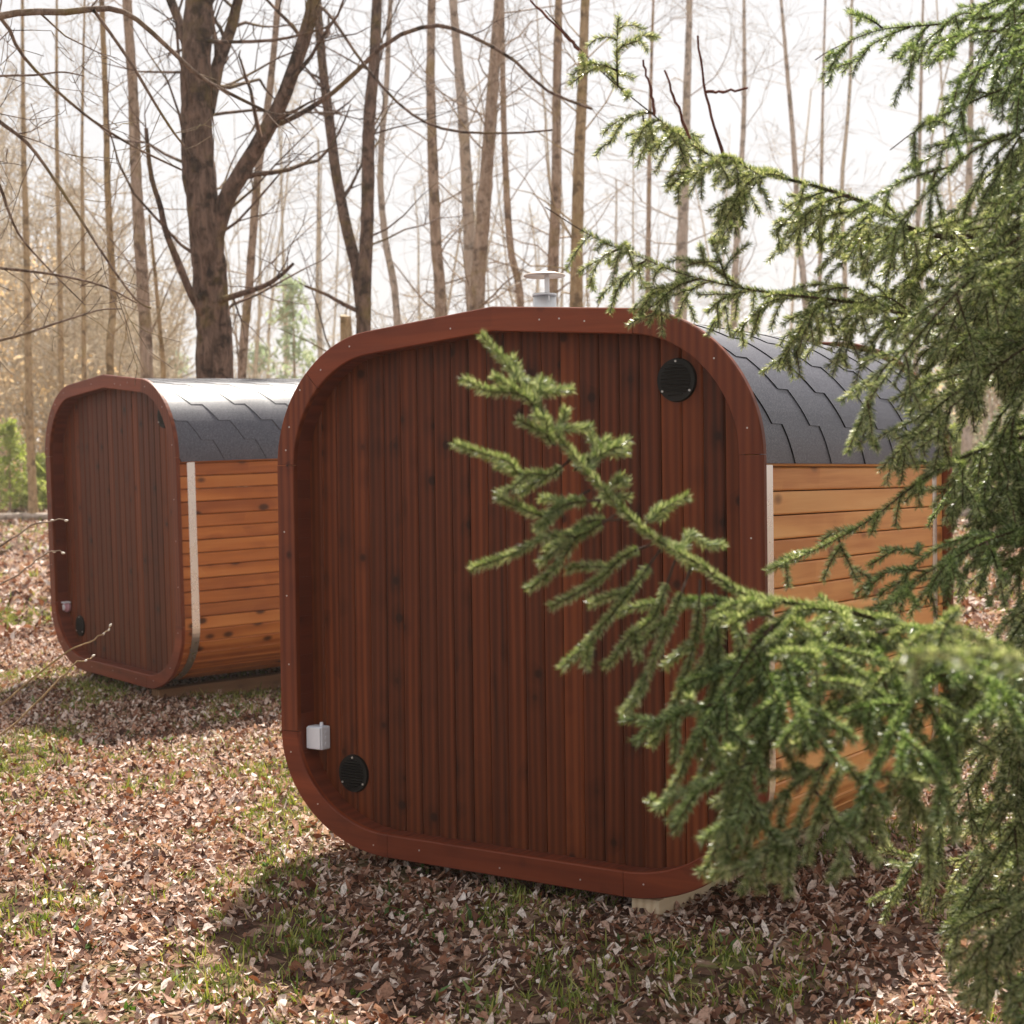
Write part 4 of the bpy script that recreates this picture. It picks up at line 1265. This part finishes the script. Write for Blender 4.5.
def blades(name, n, y0, y1, h, w, rg, mat, thr, seed, clump=6, pw=1.0, lean=.5):
    x, y = scatter_wedge(n, y0, y1, rg, .44, pw)
    keep = noise2(x, y, 1.5 if seed == 8 else 1.3, 5 if seed == 8 else seed) + rg.normal(0, .14, n) > thr
    x, y = x[keep], y[keep]
    x = np.repeat(x, clump); y = np.repeat(y, clump); N = len(x)
    x = x + rg.normal(0, .02, N); y = y + rg.normal(0, .02, N)
    hh = h * rg.lognormal(0, .35, N); az = rg.uniform(0, 6.28, N); ln = np.abs(rg.normal(lean, .3, N)); az2 = az + rg.normal(1.57, .5, N)
    b = np.stack([x, y, ground(x, y) - .003], 1)
    dl = np.stack([np.cos(az) * ln, np.sin(az) * ln, np.ones(N)], 1); dl /= np.linalg.norm(dl, axis=1, keepdims=True)
    sd = np.stack([np.cos(az2), np.sin(az2), np.zeros(N)], 1) * (w * rg.uniform(.6, 1.3, N))[:, None]
    m1 = b + dl * (hh * .55)[:, None]; tp = m1 + (dl + np.stack([np.cos(az), np.sin(az), -np.ones(N) * .3], 1) * ln[:, None] * .8) * (hh * .45)[:, None]
    Vv = np.stack([b - sd * .5, b + sd * .5, m1 - sd * .55, m1 + sd * .55, tp - sd * .06, tp + sd * .06], 1).reshape(-1, 3)
    f = np.array([(0, 1, 3, 2), (2, 3, 5, 4)])
    Fc = (np.arange(N)[:, None, None] * 6 + f[None]).reshape(-1, 4)
    return link(name, np_mesh(name, Vv, Fc), mat, None)


o = blades('grass', 36000, 3.4, 16, .036, .0055, rl, M['grass'], .12, 8, 10)
tag(o, 'short thin spring grass between the fallen leaves', 'grass', kind='stuff')
o = blades('grass', 9000, 15, 45, .09, .012, rl, M['grass'], .2, 9, 6, 0)
tag(o, 'far sparse grass in the sunlit clearing', 'grass', kind='stuff')
o = blades('sprouting_plants', 1100, 3.4, 12, .042, .013, rl, M['sprout'], .15, 12, 5, 1.0, .7)
tag(o, 'small broad green shoots pushing through the leaves', 'ground cover', kind='stuff')

# ------------------------------------------------------------------ air
HAZE = 0.0010
if HAZE:
    hb = MB(); hb.box(-165, 165, -32, 425, -1.6, 16.5)
    t = NT('haze_air')
    pv = t.n('ShaderNodeVolumePrincipled'); pv.inputs['Density'].default_value = HAZE
    pv.inputs['Color'].default_value = (.97, .93, .88, 1); pv.inputs['Anisotropy'].default_value = .45
    t.l(pv.outputs[0], t.out.inputs['Volume'])
    ho = hb.build('haze', t.m)
    tag(ho, 'pale bright haze filling the wood', 'haze', kind='stuff')

# ------------------------------------------------------------------ light
SUN_AZ = math.atan2(.09, .996)          # from +Y towards +X
SUN_EL = R(57)
w = bpy.data.worlds.new('World'); scene.world = w; w.use_nodes = True
nt = w.node_tree; nt.nodes.clear()
wo = nt.nodes.new('ShaderNodeOutputWorld'); bg = nt.nodes.new('ShaderNodeBackground')
sky = nt.nodes.new('ShaderNodeTexSky'); sky.sky_type = 'NISHITA'; sky.sun_disc = False
sky.sun_elevation = SUN_EL; sky.sun_rotation = SUN_AZ
sky.air_density = 1.0; sky.dust_density = 3.0; sky.ozone_density = 1.0
hs = nt.nodes.new('ShaderNodeHueSaturation'); hs.inputs['Saturation'].default_value = .25
mx = nt.nodes.new('ShaderNodeMix'); mx.data_type = 'RGBA'; mx.inputs[0].default_value = .8
mx.inputs[7].default_value = (3.75, 3.66, 3.66, 1)      # thin bright cloud veil
nt.links.new(sky.outputs[0], hs.inputs['Color']); nt.links.new(hs.outputs[0], mx.inputs[6])
nt.links.new(mx.outputs[2], bg.inputs[0]); bg.inputs[1].default_value = .1
nt.links.new(bg.outputs[0], wo.inputs[0])

sun = bpy.data.lights.new('sun', 'SUN'); sun.energy = 4.4; sun.angle = R(2.5); sun.color = (1.0, .93, .82)
so_ = bpy.data.objects.new('sun', sun); COL.objects.link(so_)
sd = Vector((math.sin(SUN_AZ) * math.cos(SUN_EL), math.cos(SUN_AZ) * math.cos(SUN_EL), math.sin(SUN_EL)))
so_.rotation_euler = sd.to_track_quat('Z', 'Y').to_euler()
so_.location = (3, 8, 12)

scene.view_settings.view_transform = 'Standard'
scene.view_settings.look = 'None'
scene.view_settings.exposure = 1.12
scene.view_settings.gamma = 1.0
scene.view_settings.use_curve_mapping = False
scene.render.engine = 'CYCLES'
scene.cycles.use_denoising = True
scene.cycles.max_bounces = 8
scene.cycles.volume_bounces = 1
scene.cycles.transparent_max_bounces = 8
